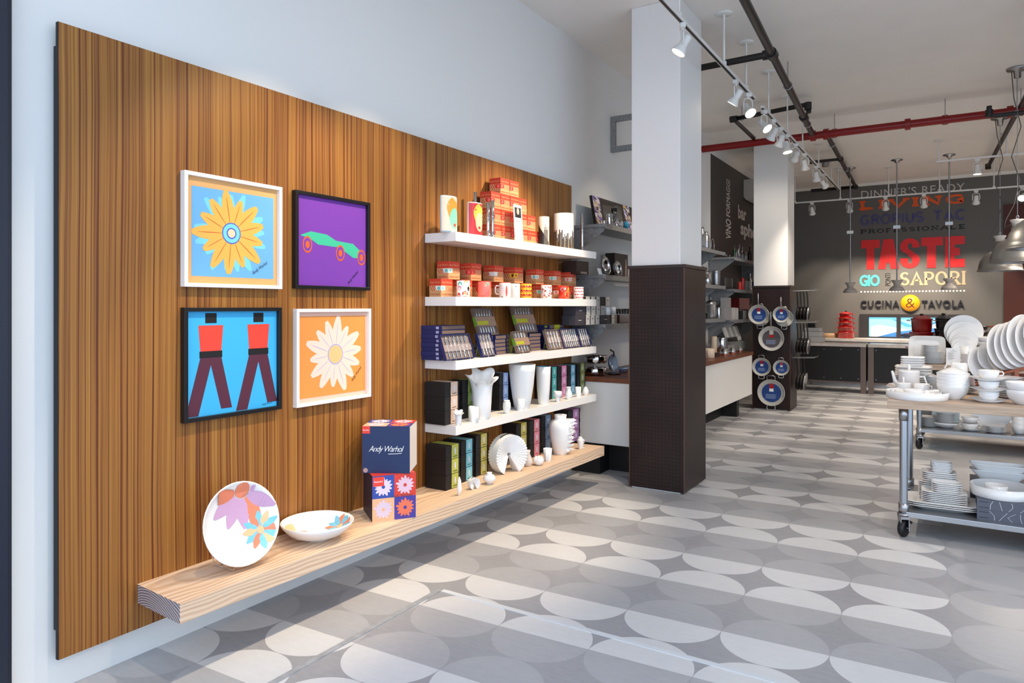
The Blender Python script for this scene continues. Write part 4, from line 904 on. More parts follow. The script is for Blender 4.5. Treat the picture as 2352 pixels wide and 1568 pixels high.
Hh = m_px(82, .1, y0); b = MB(); b.box(.002, .40, 0, .04, 0, .055, GALV).box(.002, .40, 0, .04, Hh - .055, Hh, GALV).box(.002, .05, 0, .04, .055, Hh - .055, GALV).box(.36, .4, 0, .04, .055, Hh - .055, GALV); b.build('bars', t)

# ---------------------------------------------------------------- pan display on the second pillar
CX0, CX1, CY = .50, 1.02, 10.5 - .004
NONST, BLUEL = mat('stone_coating', (186, 184, 178), .5), mat('blue_label', (30, 66, 132), .5)
def pan(px, row, wpx, label, handle='long', lab='blue', off=.02, group='pans hanging on the pillar front'):
    y = CY - off; x = aty(px, y); zz = zat(row, x, y); R = m_px(wpx / 2, x, y); t = thing('frying_pan', label, 'pan', (x, y, zz), 0, group)
    b = MB(); b.T = rotm('X', math.pi / 2)
    b.lathe([(0, -.006), (R * .8, -.006), (R * .95, .012), (R, .035), (R * .97, .037), (R * .92, .016), (R * .78, .0), (0, 0)], NONST, 32); b.build('pan_body', t)
    if lab:
        c_ = MB(); Rl = R * .70; c_.disc((0, -.004, -R * .02), Rl, BLUEL if lab == 'blue' else mat('grey_label', (82, 76, 80), .5), 'y', 28)
        s = Rl; c_.poly([(-s * .22, -.005, s * .45), (s * .22, -.005, s * .45), (s * .22, -.005, s * .95), (-s * .22, -.005, s * .95)], RED if lab == 'blue' else PB)
        c_.poly([(-s * .22, -.005, s * .1), (s * .22, -.005, s * .1), (s * .22, -.005, s * .42), (-s * .22, -.005, s * .42)], WINK if lab == 'blue' else RED)
        for k in range(4): c_.poly([(-s * .6, -.005, -s * (.25 + .13 * k)), (s * (.5 - .1 * (k % 2)), -.005, -s * (.25 + .13 * k)), (s * (.5 - .1 * (k % 2)), -.005, -s * (.20 + .13 * k)), (-s * .6, -.005, -s * (.20 + .13 * k))], mat('label_print', (150, 170, 205), .5))
        c_.build('paper_label', t)
    h = MB()
    if handle == 'long': h.tube([(0, -.02, R * .96), (0, -.045, R * 1.15), (0, -.05, R * 1.9), (0, -.04, R * 2.15)], [.008, .012, .014, .01], STEEL, 8); h.build('handle', t)
    else:
        for s in (1, -1): h.tube([(-R * .28, -.03, s * R * .96), (-R * .3, -.04, s * R * 1.2), (-R * .2, -.045, s * R * 1.28), (R * .2, -.045, s * R * 1.28), (R * .3, -.04, s * R * 1.2), (R * .28, -.03, s * R * .96)], .006, STEEL, 6); h.build('handle', t); h = MB()
pan(1747, 726, 44, 'pale pan half hidden behind the upper window-side pan on the pillar', 'none2', None, .01)
pan(1743, 722, 45, 'pale pan with round blue label, upper window-side one on the pillar', off=.06)
pan(1802, 730, 40, 'larger pale pan behind the upper inner pan on the pillar', 'none2', None, .01)
pan(1795, 722, 37, 'small pale pan with round blue label, upper inner one on the pillar', off=.06)
pan(1772, 777, 57, 'pale pan with round grey label hanging mid pillar', 'long', 'grey', .02)
pan(1750, 842, 42, 'two-handled pale pan with tilted blue label on the pillar', 'ears', off=.03)
pan(1795, 844, 36, 'smaller two-handled pale pan with blue label on the pillar', 'ears', off=.03)
pan(1772, 901, 61, 'largest two-handled pale pan, lowest on the pillar', 'ears', off=.03)
# side hooks with dark pans
SIDE = mat('dark_pan', (38, 36, 36), .3, .4)
def hookrow(row, n, Rr, label, y0=10.62):
    zz = zat(row, 1.1, y0)
    hk = MB()
    for y in (y0, y0 + .2): hk.tube([(1.022, y, zz), (1.32, y, zz + .01), (1.34, y, zz + .03)], .004, STEEL, 6)
    tag(hk.build('wall_hook'), f'pair of steel display hooks holding the {label}', 'hook', 'steel hooks on the second pillar')
    for k in range(n):
        x = 1.07 + .045 * k; t = thing('frying_pan', f'dark pan hanging edge-on, {NTH[k]} out from the pillar in the {label}', 'pan', (x, y0 + .1, zz - .01), 0, 'dark pans on the pillar side')
        b = MB(); b.T = tr(0, 0, -.20 - Rr) @ rotm('Y', math.pi / 2 + .12); b.lathe([(0, 0), (Rr * .8, 0), (Rr, .03), (Rr * .97, .031), (Rr * .78, .005), (0, .005)], SIDE if k < n - 1 else STEEL, 24); b.build('pan_body', t)
        MB().tube([(0, 0, 0), (.01, 0, -.1), (.015, 0, -.22)], .009, BLACK, 8).build('handle', t)
hookrow(668, 4, .11, 'top side row'); hookrow(741, 4, .12, 'middle side row'); hookrow(822, 3, .13, 'bottom side row')

# ---------------------------------------------------------------- back wall lettering
YL = YB - .006; XL0, XL1 = aty(1977, YL), aty(2216, YL); ZK = zc(XL0, YL) / FPX
zr = lambda row: CAM.z + (HOR - row) * ZK
def backword(txt, p0, p1, rt, rb, m, label, bold=0, spacing=1, extr=.003, y=YL):
    x0, x1 = aty(p0, y), aty(p1, y); b = MB(); b.text(txt, m, face_y(x0, y, zr(rb)), width=x1 - x0, height=zr(rt) - zr(rb), bold=bold, extr=extr, spacing=spacing)
    return tag(b.build('wall_lettering'), label, 'lettering')
# stroke lettering: slab serifs and inline faces
def arc(cx, cy, rx, ry, a0, a1, n=10): return [(cx + rx * math.cos(math.radians(a0 + (a1 - a0) * i / n)), cy + ry * math.sin(math.radians(a0 + (a1 - a0) * i / n))) for i in range(n + 1)]
def bowl(x, y0, y1, w): return [(x, y1)] + arc(w * .55, (y0 + y1) / 2, w * .45, (y1 - y0) / 2, 90, -90) + [(x, y0)]
GL = {'G': (.9, [arc(.45, .5, .45, .5, 45, 315) + [(.77, .42), (.5, .42)]]), 'R': (.8, [[(.08, 0), (.08, 1)], bowl(.08, .48, 1, .75), [(.4, .48), (.8, 0)]]), 'O': (.9, [arc(.45, .5, .45, .5, 0, 360, 20)]), 'P': (.75, [[(.08, 0), (.08, 1)], bowl(.08, .45, 1, .75)]), 'I': (.2, [[(.1, 0), (.1, 1)]]), 'U': (.8, [[(.05, 1), (.05, .38)] + arc(.4, .38, .35, .38, 180, 360) + [(.75, .38), (.75, 1)]]),
      'S': (.7, [arc(.35, .75, .33, .25, 30, 270, 8) + arc(.35, .25, .33, .25, 90, -150, 8)]), 'T': (.8, [[(0, 1), (.8, 1)], [(.4, 1), (.4, 0)]]), 'A': (.9, [[(0, 0), (.45, 1), (.9, 0)], [(.2, .35), (.7, .35)]]), 'C': (.85, [arc(.45, .5, .45, .5, 45, 315)]), 'L': (.7, [[(.08, 1), (.08, 0), (.7, 0)]]), 'V': (.9, [[(0, 1), (.45, 0), (.9, 1)]]), 'N': (.85, [[(.08, 0), (.08, 1), (.77, 0), (.77, 1)]]), 'E': (.7, [[(.7, 1), (.08, 1), (.08, 0), (.7, 0)], [(.08, .5), (.55, .5)]]), 'F': (.65, [[(.65, 1), (.08, 1), (.08, 0)], [(.08, .5), (.5, .5)]]), ' ': (.55, [])}
SERIF = {'R': [(.08, 0), (.8, 0), (.08, 1)], 'P': [(.08, 0), (.08, 1)], 'I': [(.1, 0), (.1, 1)], 'L': [(.08, 1), (.08, 0)], 'N': [(.08, 0), (.08, 1), (.77, 1)], 'F': [(.08, 0), (.08, 1)], 'E': [(.08, 0), (.08, 1)], 'V': [(0, 1), (.9, 1)], 'A': [(0, 0), (.9, 0)]}
def strokeword(txt, p0, p1, rt, rb, m, label, th=.12, slab=0, inline=False, gap=.3, sx=1, wide=1):
    x0, x1 = aty(p0, YL), aty(p1, YL); H = zr(rt) - zr(rb); tot = sum(GL[c][0] * wide + gap for c in txt) - gap; k = (x1 - x0) / tot; b = MB(); cur = 0
    def ribbon(pts, wv, wh, off=0):
        P = [Vector((x0 + (cur + q[0] * wide) * k, zr(rb) + q[1] * H)) for q in pts]; n = len(P); nn = []
        for i in range(n):
            d = P[min(i + 1, n - 1)] - P[max(i - 1, 0)]
            if d.length < 1e-9: d = P[1] - P[0] if n > 1 else Vector((1, 0))
            d.normalize(); nn.append(Vector((-d.y, d.x)))
        A, B = [], []
        for i in range(n):
            v = nn[i]; w_ = math.sqrt((v.x * wv) ** 2 + (v.y * wh) ** 2)
            if 0 < i < n - 1:
                d1 = (P[i] - P[i - 1]).normalized(); c_ = abs(Vector((-d1.y, d1.x)).dot(v)); w_ /= max(c_, .5)
            A.append(P[i] + v * (w_ * .5 + off)); B.append(P[i] + v * (-w_ * .5 + off))
        vs = [(q.x, YL, q.y) for q in A] + [(q.x, YL, q.y) for q in B]; b.add(vs, [(i, i + 1, n + i + 1, n + i) for i in range(n - 1)], m)
    for c in txt:
        for s in GL[c][1]:
            if inline: ribbon(s, H * th, H * th, H * .075); ribbon(s, H * th, H * th, -H * .075)
            else: ribbon(s, H * th * sx, H * th)
        if slab:
            for (sx_, sy_) in SERIF.get(c, []):
                cx = x0 + (cur + sx_ * wide) * k; w_ = slab * k; zz = zr(rb) + (sy_ * H); s_ = H * th * .5
                b.add([(cx - w_, YL - .001, zz - s_), (cx + w_, YL - .001, zz - s_), (cx + w_, YL - .001, zz + s_), (cx - w_, YL - .001, zz + s_)], [(0, 1, 2, 3)], m)
        cur += GL[c][0] * wide + gap
    return tag(b.build('wall_lettering'), label, 'lettering')
backword("DINNER'S READY", 1978, 2216, 438, 456, mat('letter_pale', (196, 192, 186), .6), 'topmost thin pale grey capitals on the back wall', .002, 1.05)
strokeword('LIVING', 1978, 2216, 464, 480, mat('letter_orange', (226, 88, 22), .5), 'orange slab-serif word under the thin pale capitals', .3, .19, gap=.42, sx=1.7)
strokeword('GROPIUS TAC', 1978, 2216, 496, 516, mat('letter_indigo', (44, 40, 140), .5), 'dark blue double-lined capitals under the orange word', .055, 0, True, .28)
strokeword('PROFESSIONALE', 1978, 2216, 528, 536, mat('letter_black', (14, 14, 14), .5), 'small wide black slab-serif word above the large red word', .2, .2, gap=.42, sx=1.6)
x0_, x1_ = aty(1978, YL), aty(2216, YL)
def redword():
    H = zr(552) - zr(619); b = MB(); m = mat('letter_red', (232, 16, 14), .4); W_ = x1_ - x0_; q = lambda pts: b.prism([(x0_ + u * W_, zr(619) + v * H) for u, v in pts], 'y', YL - .004, YL, m)
    q([(0, 1), (0, .72), (.055, .72), (.055, 0), (.135, 0), (.135, .72), (.19, .72), (.19, 1)])
    q([(.17, 0), (.225, 1), (.325, 1), (.385, 0), (.30, 0), (.287, .2), (.257, .2), (.247, 0)])
    out = [(.475 + .02, 1)]; S1 = arc(.487, .735, .095, .265, 20, 255, 12); S2 = arc(.487, .265, .095, .265, 75, -160, 12); i2 = arc(.487, .265, .024, .10, -160, 75, 8); i1 = arc(.487, .735, .024, .10, 255, 20, 8)
    S1 = [p_ for p_ in S1]; q(S1 + [(.475, .40)] + [( .50, .36)] + arc(.49, .25, .02, .10, 60, -180, 8) + [(.47, .34), (.395, .34)] + arc(.487, .27, .095, .27, 195, 360, 10) + arc(.487, .30, .095, .22, 10, 60, 5) + [(.50, .60), (.474, .64)] + arc(.488, .74, .02, .10, 230, 0, 8) + [(.508, .68), (.579, .68)])
    q([(.595, 1), (.595, .72), (.65, .72), (.65, 0), (.735, 0), (.735, .72), (.80, .72), (.80, 1)])
    q([(.82, 1), (.82, 0), (1, 0), (1, .27), (.91, .27), (.91, .38), (.955, .38), (.955, .62), (.91, .62), (.91, .73), (1, .73), (1, 1)])
    return tag(b.build('wall_lettering'), 'largest word on the back wall, heavy bright red capitals', 'lettering')
redword()
backword('GIO', 1974, 2021, 631, 658, mat('letter_aqua', (84, 176, 182), .5), 'short aqua bold word below the red word', .045, .9)
b = MB(); xq = aty(2033, YL); b.text('PONTI', INK, face_y(aty(2046, YL), YL, zr(657)) @ rotm('Z', math.pi / 2), width=zr(629) - zr(657), height=aty(2046, YL) - xq, bold=.005); tag(b.build('wall_lettering'), 'small black upright word beside the aqua word', 'lettering')
strokeword('SAPORI', 2070, 2216, 629, 655, mat('letter_cream', (178, 158, 124), .5), 'cream slab-serif word beside the small upright word', .15, .18, gap=.34, sx=1.3)
DOT = mat('letter_white', (236, 232, 224), .5); dl = thing('dotted_line', 'dotted white line painted above the black raised sign', 'lettering', (x0_, YL, zr(670)))
dm = MB().disc((0, 0, 0), .016, DOT, 'y', 10).build('dot', dl)
for i in range(1, 32): q = dm.copy(); COL.objects.link(q); q.parent = dl; q.location = ((x1_ - x0_) * (i + .2) / 31.4, 0, 0)
sg = thing('raised_sign', 'raised black sign letters with a yellow ampersand disc between the words', 'sign', (0, 0, 0))
SGN = mat('sign_black', (30, 28, 30), .4)
def sw(txt, p0, p1):
    x0, x1 = aty(p0, YL), aty(p1, YL); bb = MB(); bb.text(txt, SGN, face_y(x0, YL - .02, zr(706)), width=x1 - x0, height=zr(690) - zr(706), bold=.016, extr=.02, spacing=1.15); bb.build('sign_word', sg)
sw('CUCINA', 1977, 2066); sw('TAVOLA', 2117, 2215)
xm = aty(2091, YL); bb = MB(); R = .155; bb.lathe([(0, -.02), (R, -.02), (R, .02), (0, .02)], mat('sign_yellow', (236, 164, 20), .4), 32); o = bb.build('ampersand_disc', sg, loc=(xm, YL - .022, zr(696)), rot=(math.pi / 2, 0, 0))
bb = MB(); bb.text('&', mat('sign_brown', (96, 36, 16), .5), face_y(0, 0, -.085), height=.17, bold=-.012, align='CENTER', extr=.002); bb.build('ampersand', sg, loc=(xm, YL - .046, zr(696)))
# ---------------------------------------------------------------- wall mirror with a painted reflection
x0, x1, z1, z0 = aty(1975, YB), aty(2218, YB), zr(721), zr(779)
sc_ = thing('wall_mirror', 'wide dark-framed wall mirror with a painted, glowing blue reflection of parked cars', 'painted_mirror', (x0, YB - .05, z0)); Wd, H = x1 - x0, z1 - z0
b = MB(); fr = mat('mirror_frame', (46, 42, 42), .4); b.box(0, Wd, .03, .048, 0, H, fr).box(0, Wd, 0, .03, 0, .06, fr).box(0, Wd, 0, .03, H - .06, H, fr).box(0, .16, 0, .03, .06, H - .06, fr).box(Wd - .08, Wd, 0, .03, .06, H - .06, fr).box(.62, .69, 0, .03, .06, H - .06, fr); b.build('frame', sc_)
b = MB(); e_ = lambda n, rgb, s: mat(n, rgb, .4, emit=s)  # glowing colours stand in for the street reflected in the glass
b.poly([(.16, .028, .06), (Wd - .08, .028, .06), (Wd - .08, .028, H - .06), (.16, .028, H - .06)], e_('reflected_sky', (120, 200, 236), 1.0))
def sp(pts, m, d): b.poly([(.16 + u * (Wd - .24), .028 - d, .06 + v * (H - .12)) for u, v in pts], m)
sp([(.02, 0), (.02, .5), (.12, .62), (.26, .5), (.4, .42), (.55, .3), (.62, 0)], e_('reflected_white', (210, 232, 244), 1.0), .0005)
sp([(.26, .9), (.30, .9), (.52, .55), (.50, .5), (.42, .52)], e_('reflected_mid', (70, 140, 200), .8), .0008)
sp([(.1, 0), (.3, .25), (.6, .45), (.72, .78), (1, .95), (1, 0)], e_('reflected_car', (54, 110, 168), .8), .001)
sp([(.62, .46), (.74, .72), (.98, .85), (.98, .5)], e_('reflected_glass', (150, 210, 235), .9), .0013); sp([(.3, .08), (.42, .2), (.98, .3), (.98, .05), (.4, .0)], e_('reflected_dark', (16, 26, 46), .3), .0013)
b.build('painted_mirror', sc_)
# ---------------------------------------------------------------- service counters
MARB = mat('pale_marble', (206, 198, 190), .35, noise=.12, nscale=9); PNL = mat('counter_black', (20, 18, 18), .45); POST = mat('counter_post', (112, 98, 92), .4, .4)
def counter(xa, xb, y, dep, label, posts):
    t = thing('service_counter', label, 'counter', (xa, y, 0), 0, 'black panelled counters'); L = xb - xa
    MB().box(0, L, -.02, dep, .80, .855, MARB).build('marble_top', t, .004)
    MB().box(.0, L, .01, dep - .05, .20, .79, PNL).build('front_panel', t); first = None
    for u in [.12 + (L - .24) * i / 3 for i in range(4)]:
        for v in (.25, .75):
            if first is None: first = MB().box(-.007, .007, .003, .010, -.007, .007, STEEL).build('screw', t); q = first
            else: q = first.copy(); COL.objects.link(q); q.parent = t
            q.location = (u, 0, v)
    for u in posts: MB().box(u, u + .085, .0, .085, 0, .80, POST).build('leg', t)
    MB().box(.0, L, .02, .05, .17, .20, POST).build('lower_rail', t)
YC = 13.3
xg = aty(1992, YC)
counter(aty(1838, YC), aty(1989, YC), YC, .42, 'black panelled counter with marble top behind the pan pillar', [aty(1989, YC) - aty(1838, YC) - .085])
counter(aty(1994, YC), aty(2150, YC) + .9, YC, .42, 'black panelled counter with marble top behind the tableware tables', [0, 1.9])
xa, xb_ = aty(1862, 14.3), aty(2150, 14.3)
t = thing('wall_counter', 'low back counter with marble top along the back wall under the mirror', 'counter', (xa, 14.25, 0)); L = xb_ - xa
MB().box(0, L, 0, .60, .85, .90, MARB).build('marble_top', t); MB().box(.02, L - .02, .03, .58, 0, .85, STEEL).build('body', t)
# stacked red pots
xp, yp = aty(1943, 14.5), 14.5; zz = .90
for k, (R, H) in enumerate(((.145, .115), (.137, .10), (.128, .09), (.118, .085), (.108, .08))):
    t = thing('red_casserole', f'red enamel casserole, {stackpos(k, 5)} in the tower on the back counter', 'pot', (xp, yp, zz), .2, 'red casserole tower')
    MB().lathe([(0, 0), (R * .9, 0), (R, .015), (R, H - .014), (R * 1.05, H - .012), (R * 1.05, H)] + ([(0, H)] if k < 4 else [(R * .9, H), (R * .6, H + .022), (0, H + .026)]), RED, 26).build('pot_body', t); h = MB()
    for s in (1, -1): h.box(s * R * 1.0 - (.045 if s < 0 else 0), s * R * 1.0 + (.045 if s > 0 else 0), -.03, .03, H - .028, H - .014, RED); h.build('handle', t); h = MB()
    if k == 4: MB().lathe([(0, 0), (.012, 0), (.02, .02), (0, .026)], BLACK, 10).build('lid_knob', t, loc=(0, 0, H + .024))
    zz += H
xq = aty(1904, 14.5); tag(MB().lathe([(0, 0), (.13, 0), (.13, .085), (0, .085)], mat('butcher_block', (176, 142, 106), .5, noise=.15, nscale=30), 20, 1.05, .8).build('butcher_block', loc=(xq, 14.55, .90)), 'round wooden block beside the red casserole tower', 'block')
xq = aty(1868, 13.5); t = thing('cash_register', 'pale grey till machine on the marble counter by the pan pillar', 'till', (xq, 13.52, .855)); cr = mat('till_grey', (188, 186, 184), .45)
MB().box(-.17, .17, -.18, .17, 0, .10, cr).build('drawer', t, .008); MB().box(-.16, .15, -.16, .16, .10, .19, cr).build('body', t, .008); MB().box(-.15, .13, -.10, .15, .19, .26, cr).build('printer', t, .01); MB().box(-.1, .02, .02, .14, .26, .34, BLACK).build('display', t, .005)
# ---------------------------------------------------------------- ceiling: pipes
PBLK, PRED = mat('sprinkler_black', (30, 27, 26), .4), mat('sprinkler_red', (128, 14, 16), .35)
XP, ZP = 1.60, 3.71
def branch(path, r, m, name, label, fits=(), hang=(), fr=None):
    t = thing(name, label, 'pipe', path[0]); o = Vector(path[0]); b = MB(); b.tube([Vector(p) - o for p in path], r, m, 12); b.build('pipe_run', t)
    for p, d in fits:
        f = MB(); q = Vector(p) - o; d = Vector(d).normalized() * (fr or r * 1.5); f.tube([q - d, q + d], r * 1.45, m, 12); f.build('coupling', t)
    for p in hang:
        h = MB(); q = Vector(p) - o; top = (CEIL if p[1] < YSTEP else CEILB) - p[2]
        h.tube([(q.x + r * 1.2 * math.cos(a), q.y, q.z + r * 1.2 * math.sin(a)) for a in [i * .7 for i in range(9)]], .005, m if m is PRED else STEEL, 6, True); h.tube([(q.x, q.y, q.z + r), (q.x, q.y, q.z + top)], .006, STEEL, 6); h.build('hanger_rod', t)
    return t
zp2 = ZP
YE = 14.3
PX = lambda y: 1.68 - .0525 * (y - 5.16)
branch([(PX(.5), .5, ZP), (PX(9.62), 9.62, ZP)], .034, PBLK, 'sprinkler_pipe', 'black sprinkler main running from the shop front to the red crossing pipe', [((PX(6.4), 6.4, ZP), (0, 1, 0)), ((PX(8.75), 8.75, ZP), (0, 1, 0))], [(PX(7.4), 7.4, ZP), (PX(9.1), 9.1, ZP)])
branch([(XP, 9.76, ZP), (XP - .13, YE, ZP), (XP - .9, YE + .02, ZP)], .030, PBLK, 'sprinkler_pipe', 'black sprinkler pipe carrying on beyond the red pipe towards the back wall', [((XP - .05, 11.5, ZP), (0, 1, 0)), ((XP - .13, YE, ZP), (0, 1, 0))], [(XP - .02, 10.4, ZP), (XP - .08, 12.4, ZP)])
branch([(PX(6.4), 6.4, ZP), (.95, 6.42, ZP)], .03, PBLK, 'sprinkler_pipe', 'short black branch pipe from the main to the first pillar', [((PX(6.4) - .03, 6.4, ZP), (1, 0, 0))])
ya = 8.72; xq = aty(1685, ya); zq = zat(284, xq, ya) - .0
branch([(XP - .05, ya, ZP + .04), (XP - .06, ya + .01, ZP + .12), (XP - .10, ya + .01, ZP + .14), (xq, ya, ZP + .09), (xq + .02, ya + .95, ZP + .05)], .028, PBLK, 'sprinkler_pipe', 'black branch pipe with two elbows near the red pipe', [((XP - .06, ya, ZP + .12), (0, 0, 1)), ((xq, ya, ZP + .09), (1, 0, 0))], [(xq + .1, ya, ZP + .09)])
branch([(XP - .06, 11.5, ZP), (1.15, 11.5, ZP)], .022, PBLK, 'sprinkler_pipe', 'short thin black branch beyond the red pipe', [((1.16, 11.5, ZP), (1, 0, 0))])
branch([(.0, 9.70, 3.70), (8.1, 9.70, 3.70)], .048, PRED, 'sprinkler_main', 'thick red sprinkler pipe crossing the whole ceiling', [((x, 9.70, 3.70), (1, 0, 0)) for x in (1.445, 1.60, aty(2085, 9.7), aty(2320, 9.7))], [(aty(p, 9.7), 9.70, 3.70) for p in (1917, 2171, 2345)], .03)
XQ = 3.62
branch([(XQ + .12, 6.2, 3.74), (XQ, 9.62, 3.73)], .032, PBLK, 'sprinkler_pipe', 'black sprinkler pipe above the big grey pendants', [], [(XQ + .06, 7.9, 3.73)])
branch([(XQ - .02, 9.78, 3.73), (XQ - .16, 13.4, 3.72)], .028, PBLK, 'sprinkler_pipe', 'black sprinkler pipe running back past the pendants to the rear track', [((XQ - .16, 13.4, 3.72), (0, 0, 1))])
xa = aty(2272, 9.3); branch([(xa, 9.3, 3.70), (xa, 9.3, 3.60), (xa + .06, 9.3, 3.585), (7.5, 9.3, 3.585)], .026, PBLK, 'sprinkler_pipe', 'black elbow pipe hanging just below the red pipe', [((xa, 9.3, 3.62), (0, 0, 1))], [(xa + .25, 9.3, 3.585)])
# ---------------------------------------------------------------- track lights
TX, TZ = 1.335, 3.505
def track(p0, p1, rods, label, ztop):
    t = thing('lighting_track', label, 'track', p0); o = Vector(p0); d = Vector(p1) - o; b = MB()
    if abs(d.y) > abs(d.x): b.box(-.018, .018, 0, d.y, -.01, .012, WPAINT); b.box(-.019, -.0175, 0, d.y, -.008, .004, BLACK); b.box(-.010, .010, 0, d.y, -.012, -.0095, BLACK)
    else: b.box(0, d.x, -.018, .018, -.01, .012, WPAINT)
    b.build('rail', t)
    for q in rods:
        r = MB(); qq = Vector(q) - o; zt_ = (CEIL if q[1] < YSTEP else CEILB) - p0[2]; r.tube([(qq.x, qq.y, .012), (qq.x, qq.y, zt_ - .004)], .009, WPAINT, 8); r.T = tr(qq.x, qq.y, zt_ - .012); r.lathe([(0, 0), (.06, 0), (.07, .006), (.07, .012), (0, .012)], WPAINT, 20); r.T = tr(qq.x, qq.y, .01); r.lathe([(0, 0), (.02, 0), (.02, .03), (0, .03)], WPAINT, 10); r.build('drop_rod', t)
ry = [zz_ for zz_ in (3.2, 4.4, 6.0, 6.7, 7.45)]
track((TX, .6, TZ), (TX, 6.95, TZ), [(TX, y, 0) for y in (2.0, 3.6, 4.75, 5.9, 6.65)], 'white lighting track running from the shop front past the first pillar', CEIL)
track((TX, 7.3, TZ), (TX, 13.2, TZ), [(TX, y, 0) for y in (7.6, 8.6, 9.6, 10.9, 12.2, 13.0)], 'white lighting track carrying on towards the back wall', CEIL)
def head_meshes():
    A = MB(); A.box(-.018, .018, -.03, .03, -.045, -.012, WPAINT); A.tube([(0, 0, -.045), (0, 0, -.06)], .012, WPAINT, 8)
    pts = [(0, -.045, -.17), (0, -.05, -.12), (0, -.045, -.075), (0, -.02, -.06), (0, .02, -.06), (0, .045, -.075), (0, .05, -.12), (0, .045, -.17)]; A.tube(pts, .006, WPAINT, 6)
    B = MB(); B.lathe([(0, .075), (.030, .075), (.032, .06), (.032, 0), (.036, -.01), (.054, -.05), (.056, -.062), (.051, -.062), (.044, -.05), (0, -.045)], WPAINT, 20)
    L = MB(); L.lathe([(0, -.056), (.05, -.0565), (.05, -.058), (0, -.058)], EMIT, 20)
    return A, B, L
HA, HB, HL = head_meshes(); HPROTO = []
OFFM = mat('lamp_unlit', (190, 186, 178), .3)
def head(x, y, zt, target, label, power=0, cone=55, color=WARM, group=None, lit=True, blend=.55):
    t = thing('track_light', label, 'lamp', (x, y, zt), 0, group)
    if not HPROTO: HPROTO.extend([HA.build('yoke'), HB.build('lamp_can'), HL.build('lens')]); parts = HPROTO
    else:
        parts = [p.copy() for p in HPROTO]; [COL.objects.link(p) for p in parts]
    for p in parts: p.parent = t
    if not lit: parts[2].data = parts[2].data.copy(); parts[2].data.materials[0] = OFFM
    piv = Vector((x, y, zt - .165)); d = (Vector(target) - piv).normalized(); q = d.to_track_quat('-Z', 'Y')
    parts[0].rotation_euler = (0, 0, math.atan2(d.y, d.x)); parts[1].location = parts[2].location = (0, 0, -.165)
    parts[1].rotation_mode = parts[2].rotation_mode = 'QUATERNION'; parts[1].rotation_quaternion = parts[2].rotation_quaternion = q
    if power:
        l = light('SPOT', piv + d * .075, target, power, color, .03, cone, blend, name='lamp_beam')
    return t
# ---------------------------------------------------------------- lamps on the tracks
g = 'lamps on the main track'
# heads above the wood panel (over the top edge of the picture)
for k, (y, tg, p, cn) in enumerate(((1.55, (.12, 2.0, .35), 80, 34), (2.55, (.08, 2.25, 1.5), 95, 62), (3.25, (.08, 2.95, 1.5), 95, 62), (3.7, (.25, 3.2, .35), 70, 50))):
    head(TX, y, TZ, tg, f'white track lamp aimed at the wood panel, {NTH[k]} from the shop front', p, cn, WARM, g)
head(TX, atx(1568, TX), TZ, (.25, 4.3, 1.35), 'white track lamp just before the first pillar, aimed at the white shelves', 290, 66, WARM, g)
vis = [(1690, (.1, 6.3, 1.6), 60, 'first beyond the pillar'), (1718, (3.2, 5.2, .5), 120, 'second beyond the pillar'), (1755, (3.4, 6.5, .9), 90, 'at the start of the rear track'), (1775, (.1, 8.6, 1.6), 60, 'second on the rear track'), (1792, (.3, 8.9, 1.2), 0, 'third on the rear track'), (1807, (2.0, 8.2, 0), 110, 'fourth on the rear track'), (1827, (.1, 11.4, 1.9), 35, 'fifth on the rear track'), (1848, (1.5, 11.6, 0), 170, 'sixth on the rear track'), (1875, (1.4, 12.8, 0), 0, 'seventh on the rear track'), (1892, (2.6, 14.8, 1.2), 0, 'last on the rear track')]
for px, tg, p, wh in vis: head(TX, atx(px, TX), TZ, tg, f'white track lamp {wh}', p, 70, NEUT, g, True, .95)
# rear track parallel to the back wall
YR, ZR = 13.35, 3.36
track((aty(1826, YR), YR, ZR), (6.8, YR, ZR), [(aty(p, YR), YR, 0) for p in (1826, 1930, 2041, 2158, 2283)] + [(5.8, YR, 0)], 'white lighting track hung parallel to the back wall', CEILB)
for k, px in enumerate((1865, 1951, 2034, 2122, 2242)): head(aty(px, YR), YR, ZR, (aty(px, YR), YB, 1.15), f'white track lamp facing the back wall, {NTH[k]} on the cross track', (60, 140, 230, 230, 140)[k], 60, NEUT, 'lamps on the cross track', False)
head(aty(2349, YR), YR, ZR, (2.6, 9, .6), 'lit track lamp at the cross track beside the hanging pendants', 60, 60, NEUT, 'lamps on the cross track')
Y2, Z2 = 11.6, 3.55
track((aty(2150, Y2), Y2, Z2), (6.8, Y2, Z2), [(aty(p, Y2), Y2, 0) for p in (2157, 2312)] + [(5.6, Y2, 0)], 'short white lighting track nearer than the cross track', CEILB)
head(aty(2245, Y2), Y2, Z2, (aty(2245, Y2), Y2 - .1, 0), 'lit white track lamp on the short track', 120, 90, NEUT, 'lamps on the short track')
tag(MB().lathe([(0, -.10), (.05, -.10), (.06, -.02), (.065, 0), (0, 0)], GALV, 18).build('ceiling_sensor', loc=(aty(1896, 12.2), 12.2, CEILB)), 'small grey cylindrical ceiling speaker beside the track rods', 'speaker')
# track over the tables, right of the picture
track((4.6, 1.5, TZ), (4.6, 9.0, TZ), [(4.6, y, 0) for y in (2, 5, 8)], 'white lighting track above the tableware tables, out to the side', CEIL)
for k, (y, tg, p) in enumerate(((2.2, (2.2, 2.9, 0), 90), (3.4, (3.0, 5.4, .9), 110), (5.2, (3.2, 5.6, .9), 70), (6.6, (3.1, 8.8, .9), 90), (8.2, (3.2, 9.0, .9), 90))):
    head(4.6, y, TZ, tg, f'white track lamp above the tableware tables, {NTH[k]} along the side track', p, 78, NEUT, 'lamps on the side track')
